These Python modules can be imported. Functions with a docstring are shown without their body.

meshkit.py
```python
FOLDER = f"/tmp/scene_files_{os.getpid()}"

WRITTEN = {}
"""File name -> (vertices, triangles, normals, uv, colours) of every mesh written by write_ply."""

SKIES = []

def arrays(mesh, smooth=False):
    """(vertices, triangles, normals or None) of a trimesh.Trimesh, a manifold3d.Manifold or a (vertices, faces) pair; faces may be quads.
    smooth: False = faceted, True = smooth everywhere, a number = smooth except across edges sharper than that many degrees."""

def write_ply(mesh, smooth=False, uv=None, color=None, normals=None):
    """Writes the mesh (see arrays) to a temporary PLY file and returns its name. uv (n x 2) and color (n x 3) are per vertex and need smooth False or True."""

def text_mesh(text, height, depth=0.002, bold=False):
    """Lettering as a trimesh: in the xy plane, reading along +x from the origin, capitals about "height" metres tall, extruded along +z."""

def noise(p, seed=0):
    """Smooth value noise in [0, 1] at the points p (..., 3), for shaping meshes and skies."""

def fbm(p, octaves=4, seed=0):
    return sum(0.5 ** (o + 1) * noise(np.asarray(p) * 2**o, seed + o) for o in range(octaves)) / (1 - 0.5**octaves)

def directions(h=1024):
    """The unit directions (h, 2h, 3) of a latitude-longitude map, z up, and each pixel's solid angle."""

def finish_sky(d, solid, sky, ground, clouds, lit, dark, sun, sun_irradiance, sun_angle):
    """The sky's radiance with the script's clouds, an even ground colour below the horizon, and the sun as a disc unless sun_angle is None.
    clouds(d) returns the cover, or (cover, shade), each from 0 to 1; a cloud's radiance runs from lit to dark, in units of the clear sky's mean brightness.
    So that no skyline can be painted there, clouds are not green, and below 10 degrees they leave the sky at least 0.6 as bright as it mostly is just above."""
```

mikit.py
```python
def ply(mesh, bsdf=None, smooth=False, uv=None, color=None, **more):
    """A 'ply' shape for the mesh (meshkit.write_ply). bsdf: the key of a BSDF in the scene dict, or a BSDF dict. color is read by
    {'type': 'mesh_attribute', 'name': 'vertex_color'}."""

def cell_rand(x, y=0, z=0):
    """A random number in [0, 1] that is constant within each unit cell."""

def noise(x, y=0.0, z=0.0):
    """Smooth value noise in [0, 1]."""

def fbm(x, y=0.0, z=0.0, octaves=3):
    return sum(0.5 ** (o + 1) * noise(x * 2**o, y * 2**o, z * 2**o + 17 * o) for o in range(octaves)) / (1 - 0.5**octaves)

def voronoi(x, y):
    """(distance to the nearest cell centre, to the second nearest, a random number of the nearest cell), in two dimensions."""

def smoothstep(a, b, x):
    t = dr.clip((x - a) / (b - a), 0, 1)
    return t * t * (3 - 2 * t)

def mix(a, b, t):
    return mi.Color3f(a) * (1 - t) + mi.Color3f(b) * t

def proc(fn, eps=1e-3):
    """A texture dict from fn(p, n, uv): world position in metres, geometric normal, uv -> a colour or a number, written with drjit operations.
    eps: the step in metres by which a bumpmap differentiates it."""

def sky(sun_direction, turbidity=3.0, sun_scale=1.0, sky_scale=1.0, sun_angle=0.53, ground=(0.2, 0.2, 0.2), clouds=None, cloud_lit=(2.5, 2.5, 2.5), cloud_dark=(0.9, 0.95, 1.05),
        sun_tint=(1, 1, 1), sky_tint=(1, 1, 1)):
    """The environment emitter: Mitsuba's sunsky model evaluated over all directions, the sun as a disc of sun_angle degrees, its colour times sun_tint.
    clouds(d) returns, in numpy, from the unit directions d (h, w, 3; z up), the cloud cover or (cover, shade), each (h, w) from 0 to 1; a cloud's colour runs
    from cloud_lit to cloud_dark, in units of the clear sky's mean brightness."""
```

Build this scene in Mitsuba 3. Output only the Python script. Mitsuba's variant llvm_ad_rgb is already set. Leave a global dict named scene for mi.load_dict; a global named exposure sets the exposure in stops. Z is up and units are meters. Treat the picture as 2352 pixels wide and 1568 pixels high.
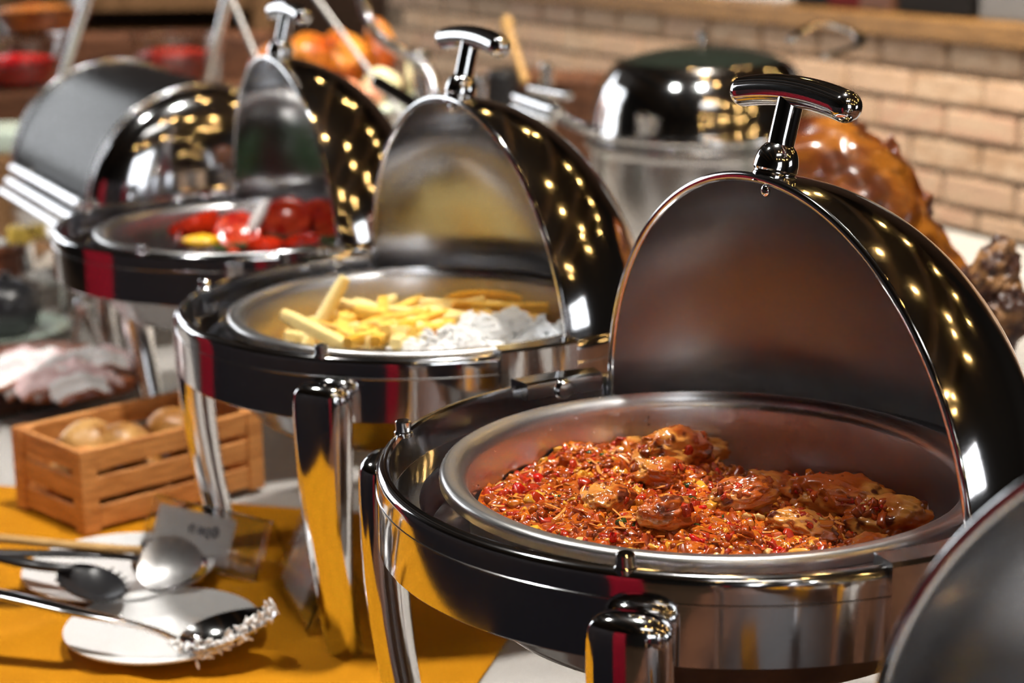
import math
import numpy as np
import trimesh
import manifold3d as m3
import drjit as dr
import mitsuba as mi
import mikit
import meshkit
from mikit import proc, noise, fbm, smoothstep, mix

T4 = mi.ScalarTransform4f
RNG = np.random.default_rng(7)
scene, labels = {}, {}

# ------------------------------------------------------------------ camera, light levels, exposure
EXPO = 5.0
exposure = EXPO
LS = 2.0 ** -EXPO                      # radiances below are written as they show, then scaled
FPX, PITCH, ROLL = 4172.6, 0.2427, -0.0130
Z0 = 1.02                              # height of the rims of the food pans above the floor
TABLE = 0.75
CAM = np.array([0.0, 0.0, Z0 + 0.3901])
_fw = np.array([0, math.cos(PITCH), -math.sin(PITCH)])
_up0 = np.array([0, math.sin(PITCH), math.cos(PITCH)])
_rt0 = np.array([1.0, 0, 0])
_rt = _rt0 * math.cos(ROLL) + _up0 * math.sin(ROLL)
_up = -_rt0 * math.sin(ROLL) + _up0 * math.cos(ROLL)
scene['camera'] = {
    'type': 'thinlens', 'fov': 2 * math.degrees(math.atan(1176 / FPX)), 'fov_axis': 'x',
    'aperture_radius': 0.0056, 'focus_distance': 1.22, 'near_clip': 0.05, 'far_clip': 100.0,
    'to_world': T4().look_at(origin=CAM.tolist(), target=(CAM + _fw).tolist(), up=_up.tolist()),
}
KEY_POS, KEY_SIZE, KEY_L = (0.13, 1.50, 3.12), (0.17, 0.17), 800.0        # ceiling panel over the row of dishes
SOFT_POS, SOFT_SIZE, SOFT_L = (-1.15, 1.7, 3.30), (0.20, 0.20), 220.0       # added fill panel on the guests' side
WASH_POS, WASH_AT, WASH_I = (.35, 3.1, 3.25), (.95, 5.0, .85), 42.0        # added spot that brightens the brick wall
BACK_POS, BACK_SIZE, BACK_L = (0.45, -0.90, 3.50), (1.2, 0.6), 3.0        # wide panel behind the camera
WIN_L = 3.5                                                             # daylight in the window panes
BULB_L = 130.0                                                          # warm festoon bulbs


def pixel_dir(u, v):
    return _fw + ((u - 1176) / FPX) * _rt - ((v - 784) / FPX) * _up


def at_depth(u, v, y):
    d = pixel_dir(u, v)
    return CAM + d * (y / d[1])


def on_height(u, v, z):
    d = pixel_dir(u, v)
    return CAM + d * ((z - CAM[2]) / d[2])


# ------------------------------------------------------------------ helpers
def tag(key, label=None, cat=None, group=None, kind=None):
    d = labels.setdefault(key, {})
    for k, v in (('label', label), ('category', cat), ('group', group), ('kind', kind)):
        if v:
            d[k] = v
    return key


def numbered(name):
    def used(n):
        return n in scene or n in labels or any(k.startswith(n + '__') for k in scene)
    if not used(name):
        return name
    i = 1
    while used(f'{name}_{i:03d}'):
        i += 1
    return f'{name}_{i:03d}'


def put(name, mesh, bsdf, smooth=False, parent=None, color=None, M=None, **more):
    key = numbered((parent + '__' + name) if parent else name)
    d = mesh if isinstance(mesh, dict) else mikit.ply(mesh, bsdf, smooth=smooth, color=color)
    d = dict(d, **more)
    if M is not None:
        d['to_world'] = M
    scene[key] = d
    return key


def cat_(ms):
    return trimesh.util.concatenate([m for m in ms])


def xf(m, M):
    m = m.copy()
    m.apply_transform(M)
    return m


def rotz(a):
    c, s = math.cos(a), math.sin(a)
    return np.array([[c, -s, 0, 0], [s, c, 0, 0], [0, 0, 1, 0], [0, 0, 0, 1.0]])


def rot(axis, a):
    return trimesh.transformations.rotation_matrix(a, axis)


def trans(x, y, z):
    M = np.eye(4)
    M[:3, 3] = (x, y, z)
    return M


def frame(o, x, y, z):
    M = np.eye(4)
    M[:3, 0], M[:3, 1], M[:3, 2], M[:3, 3] = x, y, z, o
    return M


def unit(v):
    v = np.asarray(v, float)
    return v / np.linalg.norm(v)


def grid_mesh(V, close_u=False, close_v=False):
    """V (nu, nv, 3) -> mesh of quads."""
    nu, nv = V.shape[:2]
    I = np.arange(nu * nv).reshape(nu, nv)
    if close_u:
        I = np.vstack([I, I[:1]])
    if close_v:
        I = np.hstack([I, I[:, :1]])
    a, b, c, d = I[:-1, :-1].ravel(), I[1:, :-1].ravel(), I[1:, 1:].ravel(), I[:-1, 1:].ravel()
    F = np.vstack([np.c_[a, b, c], np.c_[a, c, d]])
    return trimesh.Trimesh(V.reshape(-1, 3), F, process=False)


def lathe(profile, n=96, a0=0.0, a1=2 * math.pi):
    p = np.asarray(profile, float)
    full = abs(a1 - a0 - 2 * math.pi) < 1e-6
    a = np.linspace(a0, a1, n, endpoint=not full)
    V = np.stack([np.outer(np.cos(a), p[:, 0]), np.outer(np.sin(a), p[:, 0]), np.tile(p[:, 1], (n, 1))], -1)
    return grid_mesh(V, close_u=full)


def smooth_path(pts, n=40):
    from scipy.interpolate import CubicSpline
    p = np.asarray(pts, float)
    t = np.r_[0, np.cumsum(np.linalg.norm(np.diff(p, axis=0), axis=1))]
    return CubicSpline(t, p)(np.linspace(0, t[-1], n))


def sweep(path, rx, ry=None, n=16, up=(0, 0, 1), cap=True, power=2.0):
    """Tube of elliptic (or squarer) section along a path; rx, ry numbers or per point. rx is across, ry along the normal."""
    P = np.asarray(path, float)
    m = len(P)
    rx = np.broadcast_to(np.asarray(rx, float), (m,))
    ry = rx if ry is None else np.broadcast_to(np.asarray(ry, float), (m,))
    t = np.gradient(P, axis=0)
    t /= np.linalg.norm(t, axis=1, keepdims=True) + 1e-12
    s = np.cross(t, np.broadcast_to(np.asarray(up, float), t.shape))
    ln = np.linalg.norm(s, axis=1, keepdims=True)
    s = np.where(ln > 1e-4, s / np.maximum(ln, 1e-9), [1.0, 0, 0])
    w = np.cross(s, t)
    a = np.linspace(0, 2 * math.pi, n, endpoint=False)
    ca = np.sign(np.cos(a)) * np.abs(np.cos(a)) ** (2 / power)
    sa = np.sign(np.sin(a)) * np.abs(np.sin(a)) ** (2 / power)
    V = P[:, None] + (rx[:, None] * ca)[..., None] * s[:, None] + (ry[:, None] * sa)[..., None] * w[:, None]
    g = grid_mesh(V, close_v=True)
    if cap:
        v = np.vstack([g.vertices, P[:1], P[-1:]])
        i = np.arange(n)
        j = (i + 1) % n
        f = np.vstack([g.faces, np.c_[i, j, np.full(n, m * n)], np.c_[(m - 1) * n + j, (m - 1) * n + i, np.full(n, m * n + 1)]])
        g = trimesh.Trimesh(v, f, process=False)
    g.fix_normals() if False else None
    return g


def capsule(path, r, n=16, up=(0, 0, 1)):
    """Round tube with hemispherical ends."""
    P = np.asarray(path, float)
    r = np.broadcast_to(np.asarray(r, float), (len(P),)).copy()
    t0, t1 = unit(P[0] - P[1]), unit(P[-1] - P[-2])
    th = np.linspace(0, math.pi / 2, 7)[1:]
    a = P[0] + np.outer(np.sin(th), t0) * r[0]
    b = P[-1] + np.outer(np.sin(th), t1) * r[-1]
    ra, rb = np.maximum(r[0] * np.cos(th), r[0] * .02), np.maximum(r[-1] * np.cos(th), r[-1] * .02)
    return sweep(np.vstack([a[::-1], P, b]), np.r_[ra[::-1], r, rb], n=n, up=up)


def rbox(sx, sy, sz, r=0.003, seg=6):
    """Rounded box centred on the origin (hull of eight balls)."""
    s = m3.Manifold.sphere(r, seg * 2)
    hx, hy, hz = sx / 2 - r, sy / 2 - r, sz / 2 - r
    h = m3.Manifold.batch_hull([s.translate((x, y, z)) for x in (-hx, hx) for y in (-hy, hy) for z in (-hz, hz)])
    mm = h.to_mesh()
    return trimesh.Trimesh(mm.vert_properties[:, :3], mm.tri_verts, process=False)


def cbox(sx, sy, sz, c=0.003):
    """Chamfered box, 44 triangles."""
    hx, hy, hz = sx / 2, sy / 2, sz / 2
    pts = []
    for a in (-1, 1):
        for b in (-1, 1):
            for d in (-1, 1):
                pts += [(a * (hx - c), b * (hy - c), d * hz), (a * (hx - c), b * hy, d * (hz - c)), (a * hx, b * (hy - c), d * (hz - c))]
    return trimesh.convex.convex_hull(np.array(pts))


def box(x0, x1, y0, y1, z0, z1):
    m = trimesh.creation.box((x1 - x0, y1 - y0, z1 - z0))
    m.apply_translation(((x0 + x1) / 2, (y0 + y1) / 2, (z0 + z1) / 2))
    return m


def blob(rx, ry, rz, seed, amp=0.12, freq=1.5, sub=3, fine=0.0, ffreq=9.0):
    m = trimesh.creation.icosphere(subdivisions=sub)
    v = np.array(m.vertices)
    k = 1 + amp * 2 * (meshkit.fbm(v * freq + seed * 7.3, 3, seed) - 0.5)
    if fine:
        k = k + fine * 2 * (meshkit.fbm(v * ffreq + seed * 3.1, 3, seed + 9) - 0.5)
    m.vertices = v * k[:, None] * [rx, ry, rz]
    return m


# ------------------------------------------------------------------ materials
def srgb(*c):
    c = np.array(c, float) / 255
    return np.where(c <= .04045, c / 12.92, ((c + .055) / 1.055) ** 2.4).tolist()


def rgb(c):
    return {'type': 'rgb', 'value': list(map(float, c))}


def two(b):
    return {'type': 'twosided', 'bsdf': b}


def pri(color, rough=0.5, spec=0.5, **more):
    c = color if isinstance(color, dict) else rgb(color)
    return two({'type': 'principled', 'base_color': c, 'roughness': rough, 'specular': spec, **more})


def metal(alpha, refl):
    return two({'type': 'roughconductor', 'material': 'none', 'distribution': 'ggx', 'alpha': alpha, 'specular_reflectance': rgb((refl,) * 3 if np.isscalar(refl) else refl)})


scene['chrome'] = metal(0.007, (.80, .80, .815))
scene['polished_steel'] = metal(0.02, (.78, .78, .79))
scene['brushed_steel'] = metal(0.17, (.72, .71, .71))
scene['dull_steel'] = metal(0.32, (.42, .42, .43))


def brush_fn(p, n, uv):
    return fbm(p.x * 60, p.y * 60, p.z * 900, 2) * 0.00012


scene['pan_steel'] = two({'type': 'bumpmap', 'tex': proc(brush_fn, 2e-4), 'scale': 1.0,
                          'bsdf': {'type': 'roughconductor', 'material': 'none', 'distribution': 'ggx', 'alpha': 0.09, 'specular_reflectance': rgb((.74, .73, .73))}})


def mist_fn(p, n, uv):
    f = noise(p.x * 900, p.y * 900, p.z * 900)
    g = fbm(p.x * 14, p.y * 14, p.z * 14, 3)
    return smoothstep(0.55, 0.8, f) * 0.00004 * smoothstep(0.4, 0.6, g)


scene['misted_steel'] = two({'type': 'bumpmap', 'tex': proc(mist_fn, 3e-4), 'scale': 1.0,
                             'bsdf': {'type': 'roughconductor', 'material': 'none', 'distribution': 'ggx', 'alpha': 0.06, 'specular_reflectance': rgb((.74, .73, .73))}})
scene['reflected_dark'] = pri((.012, .012, .013), .30, .12)  # black stands in for the dark room mirrored in the roll-top lid
scene['black_plastic'] = pri((.015, .015, .017), .28, .5)
scene['porcelain'] = pri((.60, .60, .60), .12, .5, clearcoat=.6, clearcoat_gloss=.95)
scene['mint_glaze'] = pri((.55, .66, .58), .2, .5)
scene['paper'] = pri((.80, .79, .78), .8, .2)
scene['ink'] = pri((.05, .05, .06), .7, .2)
scene['acrylic'] = {'type': 'dielectric', 'int_ior': 1.49, 'ext_ior': 1.0}
scene['glass'] = {'type': 'dielectric', 'int_ior': 1.5, 'ext_ior': 1.0}
scene['thin_glass'] = {'type': 'thindielectric', 'int_ior': 1.5, 'ext_ior': 1.0}
scene['painted'] = two({'type': 'principled', 'base_color': {'type': 'mesh_attribute', 'name': 'vertex_color'}, 'roughness': .22, 'specular': .6})
scene['painted_matte'] = two({'type': 'principled', 'base_color': {'type': 'mesh_attribute', 'name': 'vertex_color'}, 'roughness': .55, 'specular': .4})


def mustard_fn(p, n, uv):
    w = noise(p.x * 1500, p.y * 1500, 0) * .3 + noise(p.x * 30, p.y * 30, 3) * .25
    return mix((.36, .135, .003), (.53, .220, .006), w + .2)


scene['mustard_cloth'] = pri(proc(mustard_fn), .85, .1)


def linen_fn(p, n, uv):
    return mix((.34, .32, .30), (.41, .39, .37), noise(p.x * 900, p.y * 900, 0) * .5 + noise(p.x * 12, p.y * 12, 0) * .5)


scene['white_cloth'] = pri(proc(linen_fn), .8, .2)


def grain(c0, c1, fx, fy, fz):
    def fn(p, n, uv):
        w = fbm(p.x * 5, p.y * 5, p.z * 5, 2) * 6
        g = fbm(p.x * fx + w, p.y * fy + w, p.z * fz + w, 3)
        return mix(c0, c1, smoothstep(.25, .75, g))
    return fn


scene['crate_wood'] = pri(proc(grain((.44, .165, .042), (.66, .29, .085), 30, 30, 260)), .5, .35)
scene['dark_wood'] = pri(proc(grain((.055, .022, .012), (.11, .045, .022), 18, 18, 90)), .5, .35)
scene['ledge_wood'] = pri(proc(grain((.17, .085, .028), (.30, .16, .055), 14, 14, 160)), .45, .35)
scene['post_wood'] = pri(proc(grain((.20, .105, .045), (.31, .17, .08), 60, 60, 8)), .55, .3)
scene['brown_wall'] = pri(proc(grain((.042, .022, .014), (.062, .033, .021), 6, 6, 50)), .7, .25)
scene['dark_wall'] = pri((.014, .013, .013), .8, .2)
scene['ceiling_paint'] = pri((.02, .017, .014), .85, .2)
scene['beam_wood'] = pri(proc(grain((.05, .03, .016), (.11, .07, .035), 20, 20, 20)), .6, .3)
scene['floor_boards'] = pri(proc(grain((.05, .03, .018), (.10, .06, .035), 4, 60, 4)), .45, .4)
scene['navy'] = pri((.010, .010, .016), .65, .3)
scene['crimson'] = pri((.33, .004, .022), .6, .3)
scene['dark_red'] = pri((.075, .004, .004), .7, .2)
scene['matt_black'] = pri((.010, .009, .009), .8, .15)
scene['grey_upholstery'] = pri((.16, .16, .165), .8, .2)


def brick_fn(tint):
    def fn(p, n, uv):
        g = fbm(p.x * 26 + tint * 9, p.y * 26, p.z * 40, 3)
        s = noise(p.x * 220, p.y * 220, p.z * 220)
        a = mix((.50, .325, .205), (.60, .43, .30), tint)
        b = mix((.64, .47, .33), (.57, .36, .25), tint)
        return mix(a, b, smoothstep(.3, .7, g)) * (0.86 + .2 * s)
    return fn


for i, t in enumerate((0.0, 0.35, 0.7, 1.0)):
    scene[f'brick_clay_{i}'] = pri(proc(brick_fn(t)), .85, .2)
scene['mortar'] = pri(proc(lambda p, n, uv: mix((.16, .115, .08), (.24, .18, .13), fbm(p.x * 60, p.y * 60, p.z * 60, 2))), .9, .1)


def roast_fn(p, n, uv):
    g = fbm(p.x * 17, p.y * 17, p.z * 24, 4)
    h = fbm(p.x * 24 + 5, p.y * 24 + 2, p.z * 30, 4)
    c = mix((.13, .026, .004), (.33, .105, .010), smoothstep(.35, .66, g))
    return mix(c, (.05, .010, .004), smoothstep(.46, .62, h) * .8)


scene['roast_skin'] = pri(proc(roast_fn), .22, .6, clearcoat=.5, clearcoat_gloss=.9)


def char_fn(p, n, uv):
    g = fbm(p.x * 60, p.y * 60, p.z * 60, 3)
    return mix((.045, .016, .010), (.30, .15, .06), smoothstep(.45, .7, g))


scene['roast_char'] = pri(proc(char_fn), .35, .5)


def chicken_fn(p, n, uv):
    g = fbm(p.x * 50, p.y * 50, p.z * 50, 3)
    h = fbm(p.x * 110 + 3, p.y * 110, p.z * 110 + 8, 2)
    c = mix((.34, .065, .006), (.52, .22, .040), smoothstep(.42, .66, g))
    return mix(c, (.09, .016, .006), smoothstep(.60, .75, h))


scene['chicken_meat'] = pri(proc(chicken_fn), .2, .6, clearcoat=.5, clearcoat_gloss=.92)


def sauce_fn(p, n, uv):
    g = fbm(p.x * 70, p.y * 70, p.z * 70, 3)
    return mix((.22, .032, .004), (.42, .090, .008), smoothstep(.3, .7, g))


def sauce_bump(p, n, uv):
    return fbm(p.x * 260, p.y * 260, p.z * 260, 2) * .0016


scene['sauce'] = two({'type': 'bumpmap', 'tex': proc(sauce_bump, 4e-4), 'scale': 1.0,
                      'bsdf': {'type': 'principled', 'base_color': proc(sauce_fn), 'roughness': .16, 'specular': .6}})


def fry_fn(p, n, uv):
    g = fbm(p.x * 40, p.y * 40, p.z * 40, 3)
    return mix((.62, .31, .025), (.74, .48, .095), smoothstep(.35, .65, g))


scene['fry'] = pri(proc(fry_fn), .42, .4)
scene['fry_pale'] = pri((.76, .60, .25), .42, .4)
scene['rice'] = pri((.80, .80, .79), .45, .4)
scene['tomato'] = pri(proc(lambda p, n, uv: mix((.40, .008, .004), (.62, .035, .007), fbm(p.x * 30, p.y * 30, p.z * 30, 2))), .14, .3)
scene['tomato_flesh'] = pri(proc(lambda p, n, uv: mix((.36, .010, .006), (.55, .055, .018), smoothstep(.3, .7, fbm(p.x * 90, p.y * 90, p.z * 90, 2)))), .16, .3)
scene['herb'] = pri((.014, .050, .012), .5, .4)
scene['yellow_pepper'] = pri((.80, .46, .02), .3, .5)


def bread_fn(p, n, uv):
    up = smoothstep(-.2, .9, n.z + .5 * (fbm(p.x * 40, p.y * 40, p.z * 40, 2) - .5))
    return mix((.62, .40, .17), (.46, .22, .055), up)


def crust_fn(p, n, uv):
    g = fbm(p.x * 34, p.y * 34, p.z * 34, 3)
    return mix((.26, .105, .018), (.50, .27, .085), smoothstep(.35, .68, g))


scene['bread_crust'] = pri(proc(crust_fn), .4, .4, clearcoat=.3)
scene['glazed_loaf'] = pri(proc(lambda p, n, uv: mix((.32, .055, .006), (.62, .24, .03), smoothstep(.35, .65, fbm(p.x * 16, p.y * 16, p.z * 16, 3)))), .25, .6)
scene['ham'] = pri((.80, .60, .61), .35, .5)
scene['ham_fat'] = pri((.82, .80, .80), .35, .5)
scene['ham_rind'] = pri((.42, .12, .04), .4, .4)
scene['cheese'] = pri((.80, .56, .10), .45, .4)
scene['pale_cheese'] = pri((.74, .70, .42), .5, .4)
scene['shrimp'] = pri((.70, .30, .17), .35, .5)
scene['cranberry'] = pri((.42, .006, .010), .15, .6)
scene['beet_salad'] = pri((.20, .012, .008), .35, .5)
scene['carrot_salad'] = pri((.45, .15, .03), .5, .4)
scene['copper_glaze'] = pri(proc(lambda p, n, uv: mix((.09, .025, .012), (.17, .05, .02), fbm(p.x * 20, p.y * 20, p.z * 20, 2))), .3, .5)
scene['smoked_glass'] = two({'type': 'roughplastic', 'diffuse_reflectance': rgb((.012, .016, .013)), 'alpha': .02, 'int_ior': 1.6})
scene['kettle_steel'] = metal(0.03, (.50, .50, .51))
scene['handle_wood'] = pri(proc(grain((.34, .19, .06), (.46, .28, .10), 60, 60, 60)), .5, .3)
scene['stone_tile'] = pri((.40, .38, .36), .5, .3)

# ------------------------------------------------------------------ the room (setting)
N_ = np.array([math.cos(math.radians(-152.6)), math.sin(math.radians(-152.6)), 0.0])    # the way the dishes open
S_ = np.array([-N_[1], N_[0], 0.0])                                                     # along the row, towards the camera end
A0 = np.array([0.1421, 1.2158, 0.0])


def row(n, s, z=0.0):
    """Point from the row's own axes: n towards the guests, s along the row, from the middle of the nearest full dish."""
    return A0 + N_ * n + S_ * s + np.array([0, 0, z])


def row_box(n0, n1, s0, s1, z0, z1):
    m = box(n0, n1, s0, s1, z0, z1)
    m.apply_transform(frame(A0, N_, S_, [0, 0, 1.0]))
    return m


RX0, RX1, RY0, RY1, RZ = -5.0, 5.5, -3.5, 8.5, 3.7
tag(put('floor', box(RX0, RX1, RY0, RY1, -.06, 0), 'floor_boards'), 'dark brown boarded floor of the dining room', kind='structure')
tag(put('ceiling', box(RX0, RX1, RY0, RY1, RZ, RZ + .08), 'ceiling_paint'), 'dark ceiling of the dining room', kind='structure')
tag(put('wall_back', box(RX0, RX1, RY1, RY1 + .1, 0, RZ), 'brown_wall'), 'dark brown panelled wall far behind the buffet', kind='structure')
tag(put('wall_left', box(RX0 - .1, RX0, RY0, RY1, 0, RZ), 'dark_wall'), 'dark wall on the guests side', kind='structure')
tag(put('wall_front', box(RX0, RX1, RY0 - .1, RY0, 0, RZ), 'dark_wall'), 'dark wall behind the camera', kind='structure')
tag(put('wall_far', box(RX1, RX1 + .1, RY0, RY1, 0, RZ), 'dark_wall'), 'dark wall beyond the brick bar', kind='structure')

# windows: daylight in the panes
win = []


def window(name, c, wdir, w, h, nrm):
    wdir, nrm = np.array(wdir, float), np.array(nrm, float)
    k = numbered(name)
    bars = []
    up = np.array([0, 0, 1.0])
    for a, b, ww, hh in ((0, h / 2, w + .12, .06), (0, -h / 2, w + .12, .06), (-w / 2, 0, .06, h), (w / 2, 0, .06, h), (0, 0, .05, h), (0, .12 * h, w, .04)):
        b_ = cbox(ww, hh, .07, .006)
        b_.apply_transform(frame(np.array(c) + wdir * a + up * b + nrm * .04, wdir, up, np.cross(wdir, up)))
        bars.append(b_)
    put('window_frame', cat_(bars), 'post_wood', parent=k)
    o = np.array(c) + nrm * .03
    q = np.array([o - wdir * w / 2 - up * h / 2, o + wdir * w / 2 - up * h / 2, o + wdir * w / 2 + up * h / 2, o - wdir * w / 2 + up * h / 2])
    f = np.array([[0, 1, 2], [0, 2, 3]])
    if np.dot(np.cross(q[1] - q[0], q[2] - q[0]), nrm) < 0:
        f = f[:, ::-1]
    put('pane', trimesh.Trimesh(q, f, process=False), 'dark_wall', parent=k, emitter={'type': 'area', 'radiance': rgb(np.array((.96, 1.0, 1.03)) * WIN_L * LS)})
    tag(k, 'tall wood framed window full of daylight', kind='structure')


window('window_1', (-4.99, 6.5, 2.2), (0, 1, 0), 3.4, 2.5, (1, 0, 0))
window('window_2', (-3.95, 8.49, 2.2), (1, 0, 0), 1.9, 2.5, (0, -1, 0))
window('window_4', (5.49, -0.65, 1.65), (0, 1, 0), 1.7, 1.2, (-1, 0, 0))
window('window_3', (1.2, -3.49, 1.9), (1, 0, 0), 1.6, 1.8, (0, 1, 0))

# ceiling beams, lamps
for i, x in enumerate(np.arange(-4.2, 5.3, 1.25)):
    k = put('ceiling__beam', box(x - .07, x + .07, RY0, RY1, RZ - .2, RZ), 'beam_wood')


def panel_lamp(pos, size, L, label):
    k = numbered('ceiling_lamp')
    sx, sy = size
    x, y, z = pos
    fr = [box(x - sx / 2 - .03, x + sx / 2 + .03, y + a * (sy / 2 + .015) - .015, y + a * (sy / 2 + .015) + .015, z - .012, z + .05) for a in (-1, 1)]
    fr += [box(x + a * (sx / 2 + .015) - .015, x + a * (sx / 2 + .015) + .015, y - sy / 2, y + sy / 2, z - .012, z + .05) for a in (-1, 1)]
    fr += [box(x - sx / 2, x + sx / 2, y - sy / 2, y + sy / 2, z + .03, z + .05)]
    put('housing', cat_(fr), 'black_plastic', parent=k)
    rods = [sweep([(x + a * sx * .4, y, z + .04), (x + a * sx * .4, y, RZ)], .006, n=8, up=(0, 1, 0)) for a in (-1, 1)]
    put('hanger', cat_(rods), 'black_plastic', parent=k)
    q = np.array([[x - sx / 2, y - sy / 2, z], [x + sx / 2, y - sy / 2, z], [x + sx / 2, y + sy / 2, z], [x - sx / 2, y + sy / 2, z]])
    put('diffuser', trimesh.Trimesh(q, [[0, 2, 1], [0, 3, 2]], process=False), 'dark_wall', parent=k, emitter={'type': 'area', 'radiance': rgb(np.array((1.0, .965, .90)) * L * LS)})
    tag(k, label, 'ceiling lamp')


panel_lamp(KEY_POS, KEY_SIZE, KEY_L, 'small square panel lamp hanging over the row of dishes')
wk = numbered('added_wall_spot')  # added lamp, there only to lift the brickwork
_wd = unit(np.array(WASH_AT) - np.array(WASH_POS))
_wx = unit(np.cross(_wd, [0, 0, 1.0]))
can = lathe([(.001, -.16), (.05, -.16), (.06, -.15), (.065, .01), (.060, .012), (.055, -.02), (.03, -.06), (.001, -.06)], 32)
put('can', xf(can, frame(WASH_POS, _wx, np.cross(_wd, _wx), _wd)), 'black_plastic', smooth=40, parent=wk)
put('hanger', sweep([(WASH_POS[0], WASH_POS[1], RZ), (WASH_POS[0], WASH_POS[1], WASH_POS[2] + .05)], .008, n=8, up=(0, 1, 0)), 'black_plastic', parent=wk)
tag(wk, 'black spot lamp added to brighten the brick wall', 'spot lamp')
scene['added_wall_light'] = {'type': 'spot', 'to_world': T4().look_at(origin=list(np.array(WASH_POS) + _wd * .03), target=list(WASH_AT), up=[0, 0, 1]), 'cutoff_angle': 58.0, 'beam_width': 40.0,
                            'intensity': rgb(np.array((1.0, .88, .72)) * WASH_I * LS)}
panel_lamp(BACK_POS, BACK_SIZE, BACK_L, 'wide panel lamp hanging behind the camera')
panel_lamp(SOFT_POS, SOFT_SIZE, SOFT_L, 'square fill lamp added over the guests side of the buffet')  # added fill light for the left side and the food

# festoon lights: warm globes on cords
bul, cords = [], []
r2 = np.random.default_rng(3)
for k, y in enumerate((-1.8, 0.1, 2.0, 4.2)):
    xs = np.linspace(.1, 4.7, 8) + r2.uniform(-.3, .3, 8)
    zs = 3.05 - .25 * np.sin((xs + .2) / 5.0 * math.pi) + r2.uniform(-.08, .08, 8)
    p = np.c_[xs, np.full(8, y) + r2.uniform(-.25, .25, 8), zs + .09]
    cords.append(sweep(np.vstack([[(-1.0, y, RZ - .02)], p, [(5.4, y, RZ - .1)]]), .006, n=6))
    for q in p:
        s = trimesh.creation.icosphere(subdivisions=2, radius=.024)
        s.apply_translation(q - [0, 0, .06])
        bul.append(s)
put('cord', cat_(cords), 'black_plastic', parent='festoon_lights')
kb = put('bulbs', cat_(bul), 'dark_wall', smooth=True, parent='festoon_lights', emitter={'type': 'area', 'radiance': rgb(np.array((1.0, .60, .20)) * BULB_L * LS)})
tag('festoon_lights', 'cords of small warm globe bulbs under the dark ceiling', 'string lights', kind='stuff')
tag(kb, kind='stuff')

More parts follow.
